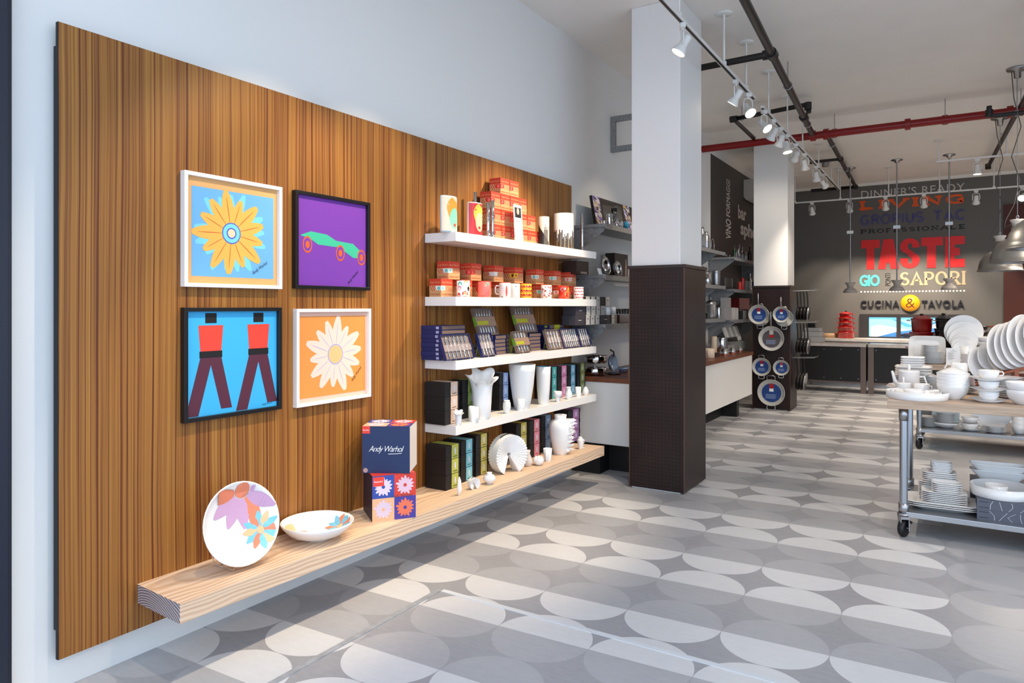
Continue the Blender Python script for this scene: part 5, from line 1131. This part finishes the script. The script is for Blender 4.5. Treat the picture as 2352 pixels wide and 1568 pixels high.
# rod pendants over the counter
CER = mat('grey_ceramic', (176, 170, 164), .3)
for k, px in enumerate((1953, 2060, 2180)):
    y = (13.08, 12.75, 12.75)[k]; x = aty(px, y); zb_ = zat((672, 668, 665)[k], x, y); t = thing('rod_pendant', f'small flared ceramic pendant on a long steel rod, {("nearest the pan pillar", "middle of the three", "in front of the last word")[k]}', 'pendant lamp', (x, y, zb_), 0, 'rod pendants over the counter')
    b = MB(); b.lathe([(.0, .045), (.05, .05), (.11, 0), (.115, 0), (.095, .05), (.05, .085), (.045, .10), (.055, .125), (.085, .165), (.08, .175), (0, .175)], CER, 24); b.build('shade', t)
    b = MB(); b.tube([(0, 0, .17), (0, 0, CEILB - zb_ - .01)], .011, STEEL, 8); b.build('rod', t)
    MB().box(-.05, .05, -.03, .03, 1.0, 1.05, STEEL).build('rod_bracket', t)
    b = MB(); b.lathe([(0, CEILB - zb_ - .05), (.03, CEILB - zb_ - .05), (.035, CEILB - zb_ - .02), (.085, CEILB - zb_ - .014), (.085, CEILB - zb_), (0, CEILB - zb_)], STEEL, 18); b.build('canopy', t)
# big industrial pendants
GAL2 = mat('pendant_zinc', (150, 147, 142), .38, .7); SOCK = mat('pendant_socket', (214, 208, 200), .4)
for k, (px, y, rowb, wd) in enumerate(((2297, 10.6, 623, .235), (2337, 8.86, 603, .24), (2393, 6.95, 571, .24))):
    x = aty(px, y); zb_ = zat(rowb, x, y); zt_ = (CEIL if y < YSTEP else CEILB) - zb_; R = wd
    t = thing('dome_pendant', f'grey zinc dome pendant lamp, {("hanging furthest back, past the red pipe", "middle of the row over the tables", "partly out of frame and largest")[k]}', 'pendant lamp', (x, y, zb_), 0, 'zinc dome pendants')
    b = MB(); b.lathe([(R, 0), (R * 1.05, .0), (R * 1.05, .012), (R, .016), (R * .98, .06), (R * .9, .13), (R * .72, .20), (R * .45, .245), (R * .2, .26), (R * .2, .25), (R * .43, .235), (R * .70, .19), (R * .88, .125), (R * .96, .06), (R, 0)], GAL2, 36); b.build('shade', t)
    b = MB(); b.lathe([(0, .25), (.055, .25), (.06, .27), (.055, .29), (.055, .37), (0, .37)], GAL2, 18); b.build('neck', t)
    b = MB(); b.lathe([(0, .37), (.045, .37), (.05, .41), (.065, .43), (.065, .445), (0, .445)], SOCK, 18); b.build('socket', t)
    b = MB(); b.tube([(0, 0, .445), (0, 0, .49), (0, 0, zt_ - .06)], .0028, STEEL, 6); b.tube([(.012 * math.cos(a), 0, .47 + .02 * math.sin(a)) for a in [i * .8 for i in range(8)]], .003, STEEL, 6, True); b.build('suspension_wire', t)
    b = MB(); b.tube([(-.055, 0, .40), (-.11, 0, .36), (-.10, 0, .44), (-.03, .0, .60), (.02, 0, .85), (-.05, 0, 1.1), (.03, 0, 1.4), (-.03, 0, 1.7), (-.05, 0, zt_ - .02)], .005, mat('cable_grey', (84, 78, 72), .5), 6); b.build('power_cable', t)
    b = MB(); b.lathe([(0, zt_ - .10), (.03, zt_ - .10), (.035, zt_ - .03), (.095, zt_ - .02), (.10, zt_), (0, zt_)], STEEL, 20); b.build('canopy', t)
    b = MB(); b.lathe([(0, .10), (.03, .10), (.045, .15), (.03, .2), (0, .22)], mat('frosted_bulb', (230, 226, 216), .4), 16); b.build('bulb', t)

track((5.0, 9.9, 3.4), (5.0, 13.6, 3.4), [(5.0, y, 0) for y in (10.2, 13.2)], 'added unseen lighting track over the rear floor, out to the side', CEILB)  # unseen track and wide lamps added to bounce light up to the ceiling
for k, y in enumerate((10.3, 11.8, 13.2)): head(5.0, y, 3.4, (4.6, y - .2, 0), f'added unseen bounce lamp over the rear floor, {NTH[k]} along its track', 260, 120, NEUT, 'added bounce lamps over the rear floor')
# ---------------------------------------------------------------- tableware tables on castors
def oak():
    n = NT('pale_oak_top', .5, .3); p = n.coord(); g = n.noise(n.mapv(p, (2.5, 26, 40)), 1, 5, .6); h = n.noise(n.mapv(p, (.8, 5, 5)), 1, 2)
    f = n.math('ADD', n.math('MULTIPLY', g, .7), n.math('MULTIPLY', h, .3))
    return n.out(n.ramp(f, [(.3, (150, 122, 100)), (.5, (186, 162, 140)), (.7, (206, 184, 162))]))
OAK = oak(); RUB = mat('black_rubber', (18, 18, 20), .45); PIPE = mat('steel_pipe', (176, 180, 186), .25, .95); STRAY = mat('steel_tray', (176, 178, 182), .3, .85)
def table(x0, x1, y0, y1, ztop, label, zsh):
    t = thing('display_table', label, 'table', (x0, y0, 0), 0, 'tableware display tables'); Wd, D = x1 - x0, y1 - y0
    MB().box(0, Wd, 0, D, ztop - .055, ztop, OAK).build('table_top', t, .003)
    MB().box((.10), Wd - .06, .03, D - .03, zsh - .035, zsh, STRAY).build('lower_shelf', t, .003)
    MB().box(.06, Wd - .06, D * .5 - .03, D * .5 + .03, ztop - .09, ztop - .055, BLACK).build('cross_beam', t)
    for (x, y) in ((.09, .055), (.09, D - .055), (Wd - .09, .055), (Wd - .09, D - .055)):
        b = MB(); b.T = tr(x, y, 0); b.tube([(0, 0, .155), (0, 0, ztop - .055)], .024, PIPE, 16); b.lathe([(0, .15), (.03, .15), (.031, .215), (.025, .216), (0, .216)], STEEL, 16); b.lathe([(0, ztop - .135), (.028, ztop - .135), (.028, ztop - .056), (0, ztop - .056)], STEEL, 16)
        b.lathe([(0, .135), (.038, .135), (.038, .15), (0, .15)], STEEL, 16); leg = b.build('leg', t)
        c_ = MB(); c_.T = tr(x, y, 0); sx_ = .012 if y < D / 2 else .03
        c_.T = tr(x + .0, y - .01, .055) @ rotm('X', math.pi / 2) @ rotm('Z', 0) @ (rotm('Y', math.pi / 2 - .35)); c_.lathe([(0, -.017), (.025, -.017), (.048, -.019), (.055, -.012), (.055, .012), (.048, .019), (.025, .017), (0, .017)], RUB, 24)
        c_.build('castor_wheel', leg)
        f = MB(); f.T = tr(x, y - .01, 0) @ rotm('Z', .35 + math.pi / 2 * 0); f.box(-.026, -.021, -.03, .03, .045, .136, STEEL).box(.021, .026, -.03, .03, .045, .136, STEEL).box(-.026, .026, -.035, .035, .118, .135, STEEL); f.tube([(-.03, 0, .055), (.034, 0, .055)], .007, STEEL, 8); f.tube([(.034, .0, .1), (.045, -.03, .095)], .008, STEEL, 6); f.build('castor_fork', leg)
    return t
T1X, T1Y, T1Z = 2.595, 5.13, .885
table(T1X, 4.3, T1Y, 6.02, T1Z, 'oak-topped table on castors, closer to the shop front, crowded with white tableware', .165)
T2X, T2Y, T2Z = 2.58, 8.42, .89
table(T2X, 4.5, T2Y, 9.45, T2Z, 'oak-topped table on castors, behind the other, holding platters and red pots', .212)
# helpers: px column and depth y on a table
def tw(px, y, z, prof, wpx, hpx, label, cat, name, group=None, m=WHITE, seg=32, sx=1, sy=1, parts=None, rz=0):
    x = aty(px, y); R = m_px(wpx / 2, x, y); H = m_px(hpx, x, y); t = thing(name, label, cat, (x, y, z), rz, group)
    MB().lathe([(r * R, q * H) for r, q in prof], m, seg, sx, sy).build(name + '_body', t)
    if parts: parts(t, R, H)
    return t, R, H
def hnd(rr=.006, s=1, z0=.25, z1=.8, out=.55):
    def f(t, R, H):
        MB().tube([(s * R * .96, 0, H * z1), (s * R * (1 + out * .6), 0, H * (z1 + .04)), (s * R * (1 + out), 0, H * (z0 * .45 + z1 * .55)), (s * R * (1 + out * .7), 0, H * z0), (s * R * .96, 0, H * (z0 - .02))], rr, WHITE, 8).build('handle', t)
    return f
def both(*fs):
    def f(t, R, H):
        for q in fs: q(t, R, H)
    return f
def knob(h=.18, r=.12):
    def f(t, R, H): MB().lathe([(0, H), (R * r, H), (R * r, H * (1 + h)), (0, H * (1 + h))], WHITE, 14).build('lid_knob', t)
    return f
def spout(s=-1):
    def f(t, R, H): MB().tube([(s * R * .85, 0, H * .25), (s * R * 1.35, 0, H * .55), (s * R * 1.6, 0, H * .95)], [R * .3, R * .2, R * .12], WHITE, 10).build('spout', t)
    return f
CYL = [(0, 0), (.9, 0), (1, .04), (1, 1), (.95, 1), (.93, .08), (0, .06)]
LIDC = [(0, 0), (.93, 0), (1, .04), (1, .93), (1.01, .94), (1.01, .97), (.95, 1), (0, 1)]
BOWL = [(0, .04), (.38, .04), (.38, 0), (.46, 0), (.5, .05), (.8, .35), (.96, .75), (1, 1), (.97, 1), (.92, .75), (.76, .38), (.4, .1), (0, .08)]
CUP = [(0, 0), (.5, 0), (.72, .12), (.92, .5), (1, 1), (.96, 1), (.87, .5), (.6, .12), (0, .08)]
PLATE = [(0, .2), (.5, .2), (.52, 0), (.6, 0), (.66, .3), (1, 1), (.98, 1), (.64, .5), (0, .45)]
TRAYP = [(0, 0), (.95, 0), (.97, .04), (1, 1), (.975, 1), (.95, .18), (0, .16)]
def stack(px, y, z, n, wpx, step, hpl, label, group, shrink=1, sx=1, sy=1, prof=PLATE):
    x = aty(px, y); R = m_px(wpx / 2, x, y); b = MB(); b.lathe([(r * R, q * hpl) for r, q in prof], WHITE, 28, sx, sy); o = b.build('plate'); P = Proto(tag(o, 'x', 'plate'))
    for k in range(n): s = shrink ** k; P((x + .0015 * math.sin(k * 2.3), y + .0015 * math.cos(k * 1.7), z + k * step), 0, f'{label}, {stackpos(k, n)}', group, (s, s, 1))
    return z + n * step
def sqplate_mesh(a, b_, h, name='square_plate', r=.12):
    m = MB(); vs = []; n = 24; prof = ((.55, 0), (.62, 0), (.98, h), (1, h), (.985, h + .003), (.66, .008))
    def ring(s, z): return [((abs(math.cos(t)) ** .35) * (1 if math.cos(t) > 0 else -1) * a * s, (abs(math.sin(t)) ** .35) * (1 if math.sin(t) > 0 else -1) * b_ * s, z) for t in [2 * math.pi * i / n for i in range(n)]]
    for s, z in prof: vs += ring(s, z)
    fs = []
    for k in range(len(prof) - 1): fs += [(k * n + i, k * n + (i + 1) % n, (k + 1) * n + (i + 1) % n, (k + 1) * n + i) for i in range(n)]
    fs += [tuple(range(n))[::-1], tuple(range((len(prof) - 1) * n, len(prof) * n))]; m.add(vs, fs, WHITE); return m.build(name)
def sqstack(x, y, z, n, a, b_, step, h, label, group, where, rz=0):
    P = Proto(tag(sqplate_mesh(a, b_, h), 'x', 'plate'))
    for k in range(n): P((x + .001 * (k % 2), y, z + k * step), rz, f'{label}, {stackpos(k, n)}', group)
    return z + n * step
z = T1Z; yf = T1Y + .18
# nested round trays by the corner
t, R, H = tw(2106, yf, z, TRAYP, 128, 17, 'large round white tray with upright rim at the table corner', 'tray', 'round_tray')
tw(2103, yf, z + .006, TRAYP, 104, 14, 'middle round white tray nested in the large tray', 'tray', 'round_tray')
tw(2101, yf, z + .012, TRAYP, 82, 12, 'small round white tray nested in the middle tray', 'tray', 'round_tray')
tw(2098, yf, z + .018, [(0, 0), (.8, 0), (1, 1), (.95, 1), (.76, .15), (0, .12)], 42, 13, 'little white dipping bowl on top of the nested trays', 'bowl', 'dipping_bowl')
yb_ = T1Y + .36
tw(2075, yb_, z, LIDC, 31, 27, 'lidded white sugar pot behind the nested trays', 'pot', 'sugar_pot', None, WHITE, 28, 1, 1, knob(.5, .13))
tw(2117, yb_, z, CYL, 32, 27, 'white milk jug behind the nested trays', 'jug', 'milk_jug', None, WHITE, 28, 1, 1, both(hnd(.005, 1, .2, .8, .3)))
def tallh(t, R, H): MB().tube([(R * .97, 0, H * .45), (R * 1.1, 0, H * .75), (R * 1.35, 0, H * .9), (R * 1.62, 0, H * .75), (R * 1.66, 0, H * .4), (R * 1.55, 0, H * .1), (R * 1.45, 0, H * .02)], .006, WHITE, 8).build('handle', t)
tw(2088, T1Y + .50, z, LIDC, 43, 51, 'cylindrical white teapot with tall knob and ring handle', 'teapot', 'teapot', None, WHITE, 32, 1, 1, both(knob(.26, .13), spout(-1), hnd(.0065, 1, .1, .72, .62)))
# square stack behind the teapot
xs, ys = aty(2098, T1Y + .70), T1Y + .70
z1 = sqstack(xs, ys, z, 1, .17, .15, .03, .028, 'wide square white platter under the square plate stack', None, 'of all')
z1 = sqstack(xs, ys, z1, 6, .130, .125, .0125, .02, 'square white plate behind the teapot', 'square plates behind the teapot', 'of the square pile')
z1 = sqstack(xs, ys, z1, 3, .118, .115, .018, .03, 'square white bowl on the square plates', 'square bowls behind the teapot', 'of the bowls')
z1 = sqstack(xs - .005, ys, z1, 4, .078, .078, .016, .03, 'small square white bowl crowning the square pile', 'small square bowls behind the teapot', 'of the small bowls')
# bowls
y = T1Y + .26
zb2 = z
for k in range(4): tw(2189, y, z + .022 * k, BOWL, 66, 36, f'round white bowl, {stackpos(k, 4)} of the pile topped by a cone lid', 'bowl', 'round_bowl', 'white bowls under the cone lid')
tw(2189, y, z + .022 * 3 + m_px(36, aty(2189, y), y) + .001, [(1, 0), (1.0, .05), (.6, .55), (.12, 1), (0, 1), (0, .9), (.58, .45), (.95, 0), (1, 0)], 66, 14, 'shallow white bowl turned upside down as a cone lid', 'bowl', 'inverted_bowl')
y = T1Y + .62
zs_ = stack(2147, y, z, 13, 50, .0085, .014, 'round white plate in the pile between square plates and bowls', 'round plates beside the square pile', .992)
zs2 = stack(2208, y + .03, z, 14, 58, .0085, .014, 'round white plate in the pile behind the covered bowls', 'round plates behind the covered bowls', .992)
tw(2203, y + .03, zs2, CYL, 33, 30, 'white mug standing on the plates behind the covered bowls', 'mug', 'mug', None, WHITE, 28, 1, 1, hnd(.006, -1, .3, .85, .7))
# three cups and saucers
y = T1Y + .20; SAU = [(0, .25), (.45, .25), (.47, 0), (.55, 0), (.6, .25), (1, 1), (.98, 1), (.58, .5), (0, .45)]
zc_ = z
for k in range(3):
    q = ('bottom', 'middle', 'topmost')[k]
    tw(2270, y, zc_, SAU, 72, 8, f'white saucer, {q} of the cup and saucer tower', 'saucer', 'saucer', 'saucers of the cup tower'); zc_ += .012
    if k == 0: tw(2271, y, zc_, CUP, 42, 21, 'bottom white teacup of the cup and saucer tower', 'cup', 'teacup', 'teacups of the cup tower', WHITE, 28)
    else: tw(2271, y, zc_, CUP, 42, 20, f'{q} white teacup of the cup and saucer tower', 'cup', 'teacup', 'teacups of the cup tower', WHITE, 28, 1, 1, hnd(.004, 1, .45, .85, .35) if k == 2 else None)
    zc_ += m_px(20.3, aty(2271, y), y)
y = T1Y + .2
for k in range(2): tw(2352, y, z + k * .045, BOWL, 72, 34, f'wide white bowl by the cup tower, {("lower", "upper")[k]} of two', 'bowl', 'wide_bowl', 'pair of wide white bowls')
y = T1Y + .56
zt2 = stack(2318, y, z, 5, 94, .014, .02, 'large white plate in the pile behind the cup tower', 'large plates behind the cup tower', .998)
stack(2308, y, zt2, 5, 76, .012, .018, 'smaller white plate piled on the large plates', 'smaller plates on the large plates', .996)
# wooden plate rack on the table back with upright plates
RW = mat('rack_wood', (140, 82, 60), .5, noise=.15)
rk = thing('plate_rack', 'slanted reddish wooden rack holding upright plates at the table back', 'rack', (0, 0, 0))
spec = [(2245, 872, 800, 52), (2262, 850, 790, 58), (2285, 851, 788, 48), (2300, 851, 748, 84), (2318, 850, 744, 84), (2333, 845, 738, 84), (2348, 838, 727, 88), (2366, 835, 728, 90), (2386, 830, 720, 92)]
yr = T1Y + .78; pts = []
for k, (px, rb, rt, wp) in enumerate(spec):
    x = aty(px, yr); z0, z1_ = zat(rb, x, yr), zat(rt, x, yr); R = (z1_ - z0) / 2 / .97; pts.append((x, z0 - .015))
    t = thing('upright_plate', f'white plate standing on edge, {NTH[k]} along the slanted rack', 'plate', (x, yr, z0 + R + .004), 0, 'upright plates in the rack')
    b = MB(); b.T = rotm('Z', -.72) @ rotm('Y', math.pi / 2 - .12); b.lathe([(r * R, q * .022) for r, q in PLATE], WHITE, 36); b.build('plate_body', t)
b = MB()
for dy in (-.07, .07): b.tube([(pts[0][0] - .1, yr + dy, T1Z + .03), (pts[0][0], yr + dy, T1Z + .06), (pts[3][0], yr + dy, pts[3][1]), (pts[-1][0] + .2, yr + dy, pts[-1][1] + .06)], .012, RW, 8)
for u in (pts[0][0] - .09, pts[5][0], pts[-1][0] + .15):
    zz_ = T1Z + .03 if u < pts[0][0] else pts[5 if u < pts[-1][0] else 8][1]; b.box(u - .012, u + .012, yr - .085, yr + .085, T1Z, zz_, RW) if zz_ > T1Z + .02 else None
b.build('rack_frame', rk)
# lower shelf of the front table
z = .165; y = T1Y + .26; xs = aty(2163, y)
zl = sqstack(xs, y, z, 3, .215, .15, .012, .03, 'long white rectangular platter under the plate piles', 'long platters on the lower shelf', 'of the platters', .05)
za = sqstack(xs + .012, y - .035, zl + .0, 7, .128, .09, .0115, .018, 'rectangular white plate in the front pile of the lower shelf', 'rectangular plates in the front pile', 'of the pile', .05)
sqstack(xs + .028, y - .04, za, 5, .086, .06, .0115, .016, 'small rectangular white plate on the front pile', 'small plates on the front pile', 'of the small plates', .05)
zb3 = sqstack(xs - .02, y + .10, zl, 9, .118, .08, .0125, .018, 'rectangular white plate in the rear pile of the lower shelf', 'rectangular plates in the rear pile', 'of the pile', .05)
zc3 = sqstack(xs - .018, y + .10, zb3, 5, .10, .075, .0125, .02, 'smaller rectangular plate on the rear pile', 'smaller plates on the rear pile', 'of the smaller plates', .05)
sqstack(xs - .005, y + .09, zc3, 6, .062, .05, .010, .02, 'tiny rectangular white dish crowning the rear pile', 'tiny dishes on the rear pile', 'of the tiny dishes', .05)
GBX = mat('grey_gift_card', (88, 92, 104), .5); LN = mat('white_line_print', (206, 208, 214), .5)
y0_ = T1Y + .10; xl = aty(2244, y0_)
for k in range(2):
    b = MB(); h = .062; b.box(0, .52, 0, .36, 0, h, GBX); r_ = random.Random(k + 2)
    for i in range(9):
        u = .06 + .05 * i; pz = [(u + .03 * r_.random(), .004), (u + .05 * r_.random() - .02, .03), (u + .06 * r_.random(), .058)]
        for (a, c_), (d, e) in zip(pz, pz[1:]): b.poly([(a, -.0005, c_), (a + .0025, -.0005, c_), (d + .0025, -.0005, e), (d, -.0005, e)], LN)
    b.poly([(.01, -.0006, .012), (.06, -.0006, .012), (.06, -.0006, .015), (.01, -.0006, .015)], INK); b.poly([(.01, -.0006, .046), (.06, -.0006, .046), (.06, -.0006, .049), (.01, -.0006, .049)], INK)
    tag(b.build('grey_gift_box', loc=(xl, y0_, z + .0625 * k)), f'flat grey gift box with white line drawing, {("lower", "upper")[k]} of two on the lower shelf', 'box', 'flat grey gift boxes')
zg = z + .125
tw(2300, y0_ + .17, zg, TRAYP, 122, 24, 'large round white tray on the grey gift boxes', 'tray', 'round_tray', None, WHITE, 40)
tw(2288, y0_ + .15, zg + .006, [(0, 0), (.9, 0), (1, 1), (.95, 1), (.85, .12), (0, .1)], 46, 23, 'small white round bowl inside the tray on the grey boxes', 'bowl', 'dipping_bowl')
xq = aty(2296, T1Y + .48); P_ = Proto(tag(sqplate_mesh(.165, .07, .07, 'rectangular_bowl'), 'x', 'bowl'))
tag(MB().box(-.16, .16, -.12, .12, 0, .15, GBX).build('grey_gift_box', loc=(xq, T1Y + .60, z)), 'plain grey box behind the large tray, under the rectangular bowls', 'box')
for k in range(2): P_((xq, T1Y + .58, z + .152 + .04 * k), .05, f'rectangular white bowl behind the large tray, {("lower", "upper")[k]} of two', 'rectangular white bowls')
# ---- rear table
z = T2Z; yf = T2Y + .16
x = aty(2129, yf + .22); Rw = m_px(37, x, yf + .22); t = thing('square_platter', 'large square white platter standing upright on the rear table', 'platter', (x, yf + .20, z + Rw * .80 + .004), 0)
o = sqplate_mesh(Rw, Rw * .80, .02, 'platter_body'); o.parent = t; o.rotation_euler = (math.pi / 2 - .15, 0, 0)
zz2 = stack(2141, yf, z, 6, 60, .0105, .016, 'round white plate low in the pile before the upright platter', 'round plates before the platter', .995)
zz2 = stack(2141, yf, zz2, 6, 50, .0105, .016, 'medium round white plate before the upright platter', 'medium plates before the platter', .995)
stack(2137, yf, zz2, 7, 40, .0095, .014, 'small round white plate before the upright platter', 'small plates before the platter', .998)
yw = yf + .26
for k, (px, rb, rt, wp) in enumerate(((2213, 820, 724, 77), (2213, 822, 738, 67), (2213, 823, 752, 57), (2213, 824, 766, 50), (2212, 825, 773, 45), (2212, 826, 783, 43))):
    y = yw - .035 * k; x = aty(px, y); R = m_px(wp / 2, x, y); zt_ = zat(rt, x, y)
    t = thing('round_plate', f'round white plate standing in the fan of plates, {("largest at the back", "second largest", "third largest", "fourth largest", "second smallest", "smallest at the front")[k]}', 'plate', (x, y, zt_ - R * .98), 0, 'fan of upright round plates')
    b = MB(); b.T = rotm('X', math.pi / 2 - .14); b.lathe([(r * R, q * .022) for r, q in PLATE], WHITE, 40); b.build('plate_body', t)
fr_ = MB()
for s in (-.06, .06): fr_.tube([(s, -.20, .004), (s, .06, .004), (s, .10, .12)], .004, CHROME, 6)
x = aty(2213, yw); 
for k in range(6): fr_.tube([(-.06, .02 - .035 * k, .004), (-.06, .02 - .035 * k, .05), (.06, .02 - .035 * k, .05), (.06, .02 - .035 * k, .004)], .003, CHROME, 6)
tag(fr_.build('plate_stand', loc=(x, yw, z)), 'wire stand carrying the fan of upright round plates', 'stand')
x0q = aty(2173, yf - .05); wq = aty(2206, yf - .05) - x0q; hq = m_px(38, x0q, yf); b = MB(); b.T = rotm('X', -.12); b.box(0, wq, 0, .004, 0, hq, WINK)
b.disc((wq * .5, -.001, hq * .87), wq * .03, INK, 'y', 8); b.box(wq * .28, wq * .72, -.001, 0, hq * .80, hq * .81, INK)
for k in range(9): b.poly([(wq * .12, -.001, hq * (.70 - .05 * k)), (wq * (.6 - .08 * (k % 3)), -.001, hq * (.70 - .05 * k)), (wq * (.6 - .08 * (k % 3)), -.001, hq * (.715 - .05 * k)), (wq * .12, -.001, hq * (.715 - .05 * k))], mat('card_text', (130, 126, 122), .6))
b.box(wq * .35, wq * .65, -.001, 0, hq * .05, hq * .085, INK); tag(b.build('price_card', loc=(x0q, yf - .05, z)), 'white printed sign card standing between plate pile and teapot', 'sign')
tw(2227, yf - .02, z, LIDC, 31, 27, 'white teapot with ring handle before the fan of plates', 'teapot', 'teapot', None, WHITE, 30, 1, 1, both(spout(-1), hnd(.007, 1, .15, .8, .7), knob(.14, .2)))
tw(2215, yf + .10, z, CYL, 20, 42, 'white coffee cup tower behind the teapot', 'cup', 'tall_cup', None, WHITE, 24, 1, 1, hnd(.005, 1, .65, .9, .7))
yq = T2Y + .42; zz3 = z
for k, (wp, hp) in enumerate(((44, 22), (42, 14), (40, 12), (50, 12), (50, 14))):
    tw(2264, yq, zz3, BOWL, wp, hp, f'white bowl in the mixed pile beside the fan of plates, {stackpos(k, 5)}', 'bowl', 'serving_bowl', 'mixed bowls beside the fan of plates'); zz3 += m_px(hp * .8, aty(2264, yq), yq)
# red and black pots behind
yp = T2Y + .86
def potstack(px, n, wpx, m, label, group, ztop_row):
    x = aty(px, yp); R = m_px(wpx / 2, x, yp); Ht = (zat(ztop_row, x, yp) - T2Z) / n; zq = T2Z
    for k in range(n):
        r = R * (1 if k < n - 1 else .9); t = thing('casserole', f'{label}, {stackpos(k, n)}', 'pot', (x, yp, zq), 0 if n == 3 else 1.3, group)
        MB().lathe([(0, 0), (r * .85, 0), (r * .92, .012), (r, Ht - .012), (r * 1.05, Ht - .010), (r * 1.05, Ht - .001)] + ([(0, Ht - .001)] if k < n - 1 else [(r * .9, Ht), (r * .5, Ht + .03), (0, Ht + .035)]), m, 26).build('pot_body', t)
        h = MB()
        for s in (1, -1): h.box(s * r * 1.03 - (.04 if s < 0 else 0), s * r * 1.03 + (.04 if s > 0 else 0), -.035, .035, Ht - .03, Ht - .016, m); h.build('handle', t); h = MB()
        if k == n - 1: MB().lathe([(0, Ht + .03), (.012, Ht + .03), (.024, Ht + .05), (0, Ht + .056)], BLACK, 12).build('lid_knob', t)
        zq += Ht
MAROON = mat('maroon_enamel', (132, 16, 18), .2, coat=.5)
potstack(2117, 3, 48, MAROON, 'large dark red casserole behind the square platter', 'dark red casseroles', 731)
potstack(2167, 4, 36, mat('black_enamel', (26, 26, 28), .3, coat=.3), 'black cast pot between red pots and plate fan', 'black cast pots', 730)
for k, row in enumerate((751, 764, 776)):
    y = yp; x = aty(2240, y); zq = zat(row, x, y); t = thing('saucepan', f'dark saucepan with a wooden handle, {stackpos(k, 3)} behind the fan of plates', 'pan', (x, y, zq - .03), 0, 'wood-handled pans')
    MB().lathe([(0, 0), (.11, 0), (.115, .045), (.11, .045), (.105, .004), (0, .004)], SIDE, 24).build('pan_body', t); MB().tube([(.11, 0, .035), (.17, 0, .04), (.21, 0, .05)], [.008, .012, .010], mat('handle_wood', (150, 84, 50), .5), 8).build('handle', t)
tag(MB().box(-.14, .14, -.14, .14, 0, zat(777, aty(2240, yp), yp) - .03 - T2Z - .001, BLACK).build('display_riser', loc=(aty(2240, yp), yp, T2Z)), 'black riser under the wood-handled pans', 'riser')
tw(2325, T2Y + .75, z, POT, 40, 66, 'red casserole glimpsed past the upright plates', 'pot', 'casserole', None, RED)
tw(2312, T2Y + .6, z, CUP, 24, 54, 'red and white lidded dish pile beside the glimpsed red casserole', 'dish', 'serving_dish', None, WHITE)
# lower shelf of the rear table
z = .212; y = T2Y + .26
z4 = stack(2133, y, z, 12, 46, .0085, .014, 'side plate in the pile by the castor leg on the rear lower shelf', 'side plates by the castor leg', 1)
stack(2130, y + .25, z, 14, 46, .0105, .014, 'dinner plate in the pile behind the side plates', 'dinner plates behind the side plates', 1)
tw(2172, y, z, BOWL, 52, 13, 'wide white bowl under the soup plate pile on the rear lower shelf', 'bowl', 'wide_bowl')
stack(2172, y, z + .052, 9, 54, .0125, .02, 'soup plate piled on the wide bowl', 'soup plates on the wide bowl', 1.006)
yq = y - .06
tw(2228, yq, z, SAU, 47, 5, 'white saucer under the two handled soup cups', 'saucer', 'saucer')
def ears(t, R, H):
    for s in (1, -1): hnd(.005, s, .4, .8, .3)(t, R, H)
for k in range(2): tw(2228, yq, z + .012 + .066 * k, CUP, 33, 14, f'two-handled white soup cup on the rear lower shelf, {("lower", "upper")[k]} of two', 'cup', 'soup_cup', 'two-handled soup cups', WHITE, 26, 1, 1, ears)
yq = y + .12; x = aty(2278, yq); R = m_px(38, x, yq)
t = thing('oval_platter', 'large oval white platter standing up on the rear lower shelf', 'platter', (x, yq + .06, z + R * .85)); b = MB(); b.T = rotm('X', math.pi / 2 - .2); b.lathe([(r * R, q * .022) for r, q in PLATE], WHITE, 40, 1, .84); b.build('platter_body', t)
stack(2284, y - .08, z, 6, 46, .0105, .018, 'square-sided white bowl plate before the oval platter', 'bowl plates before the oval platter', 1)
for k in range(3): tw(2340, y - .05, z + .045 * k, CUP, 28, 24, f'white coffee cup near the frame edge on the rear lower shelf, {stackpos(k, 3)} of three', 'cup', 'coffee_cup', 'stacked coffee cups', WHITE, 26, 1, 1, hnd(.004, 1, .3, .8, .5))
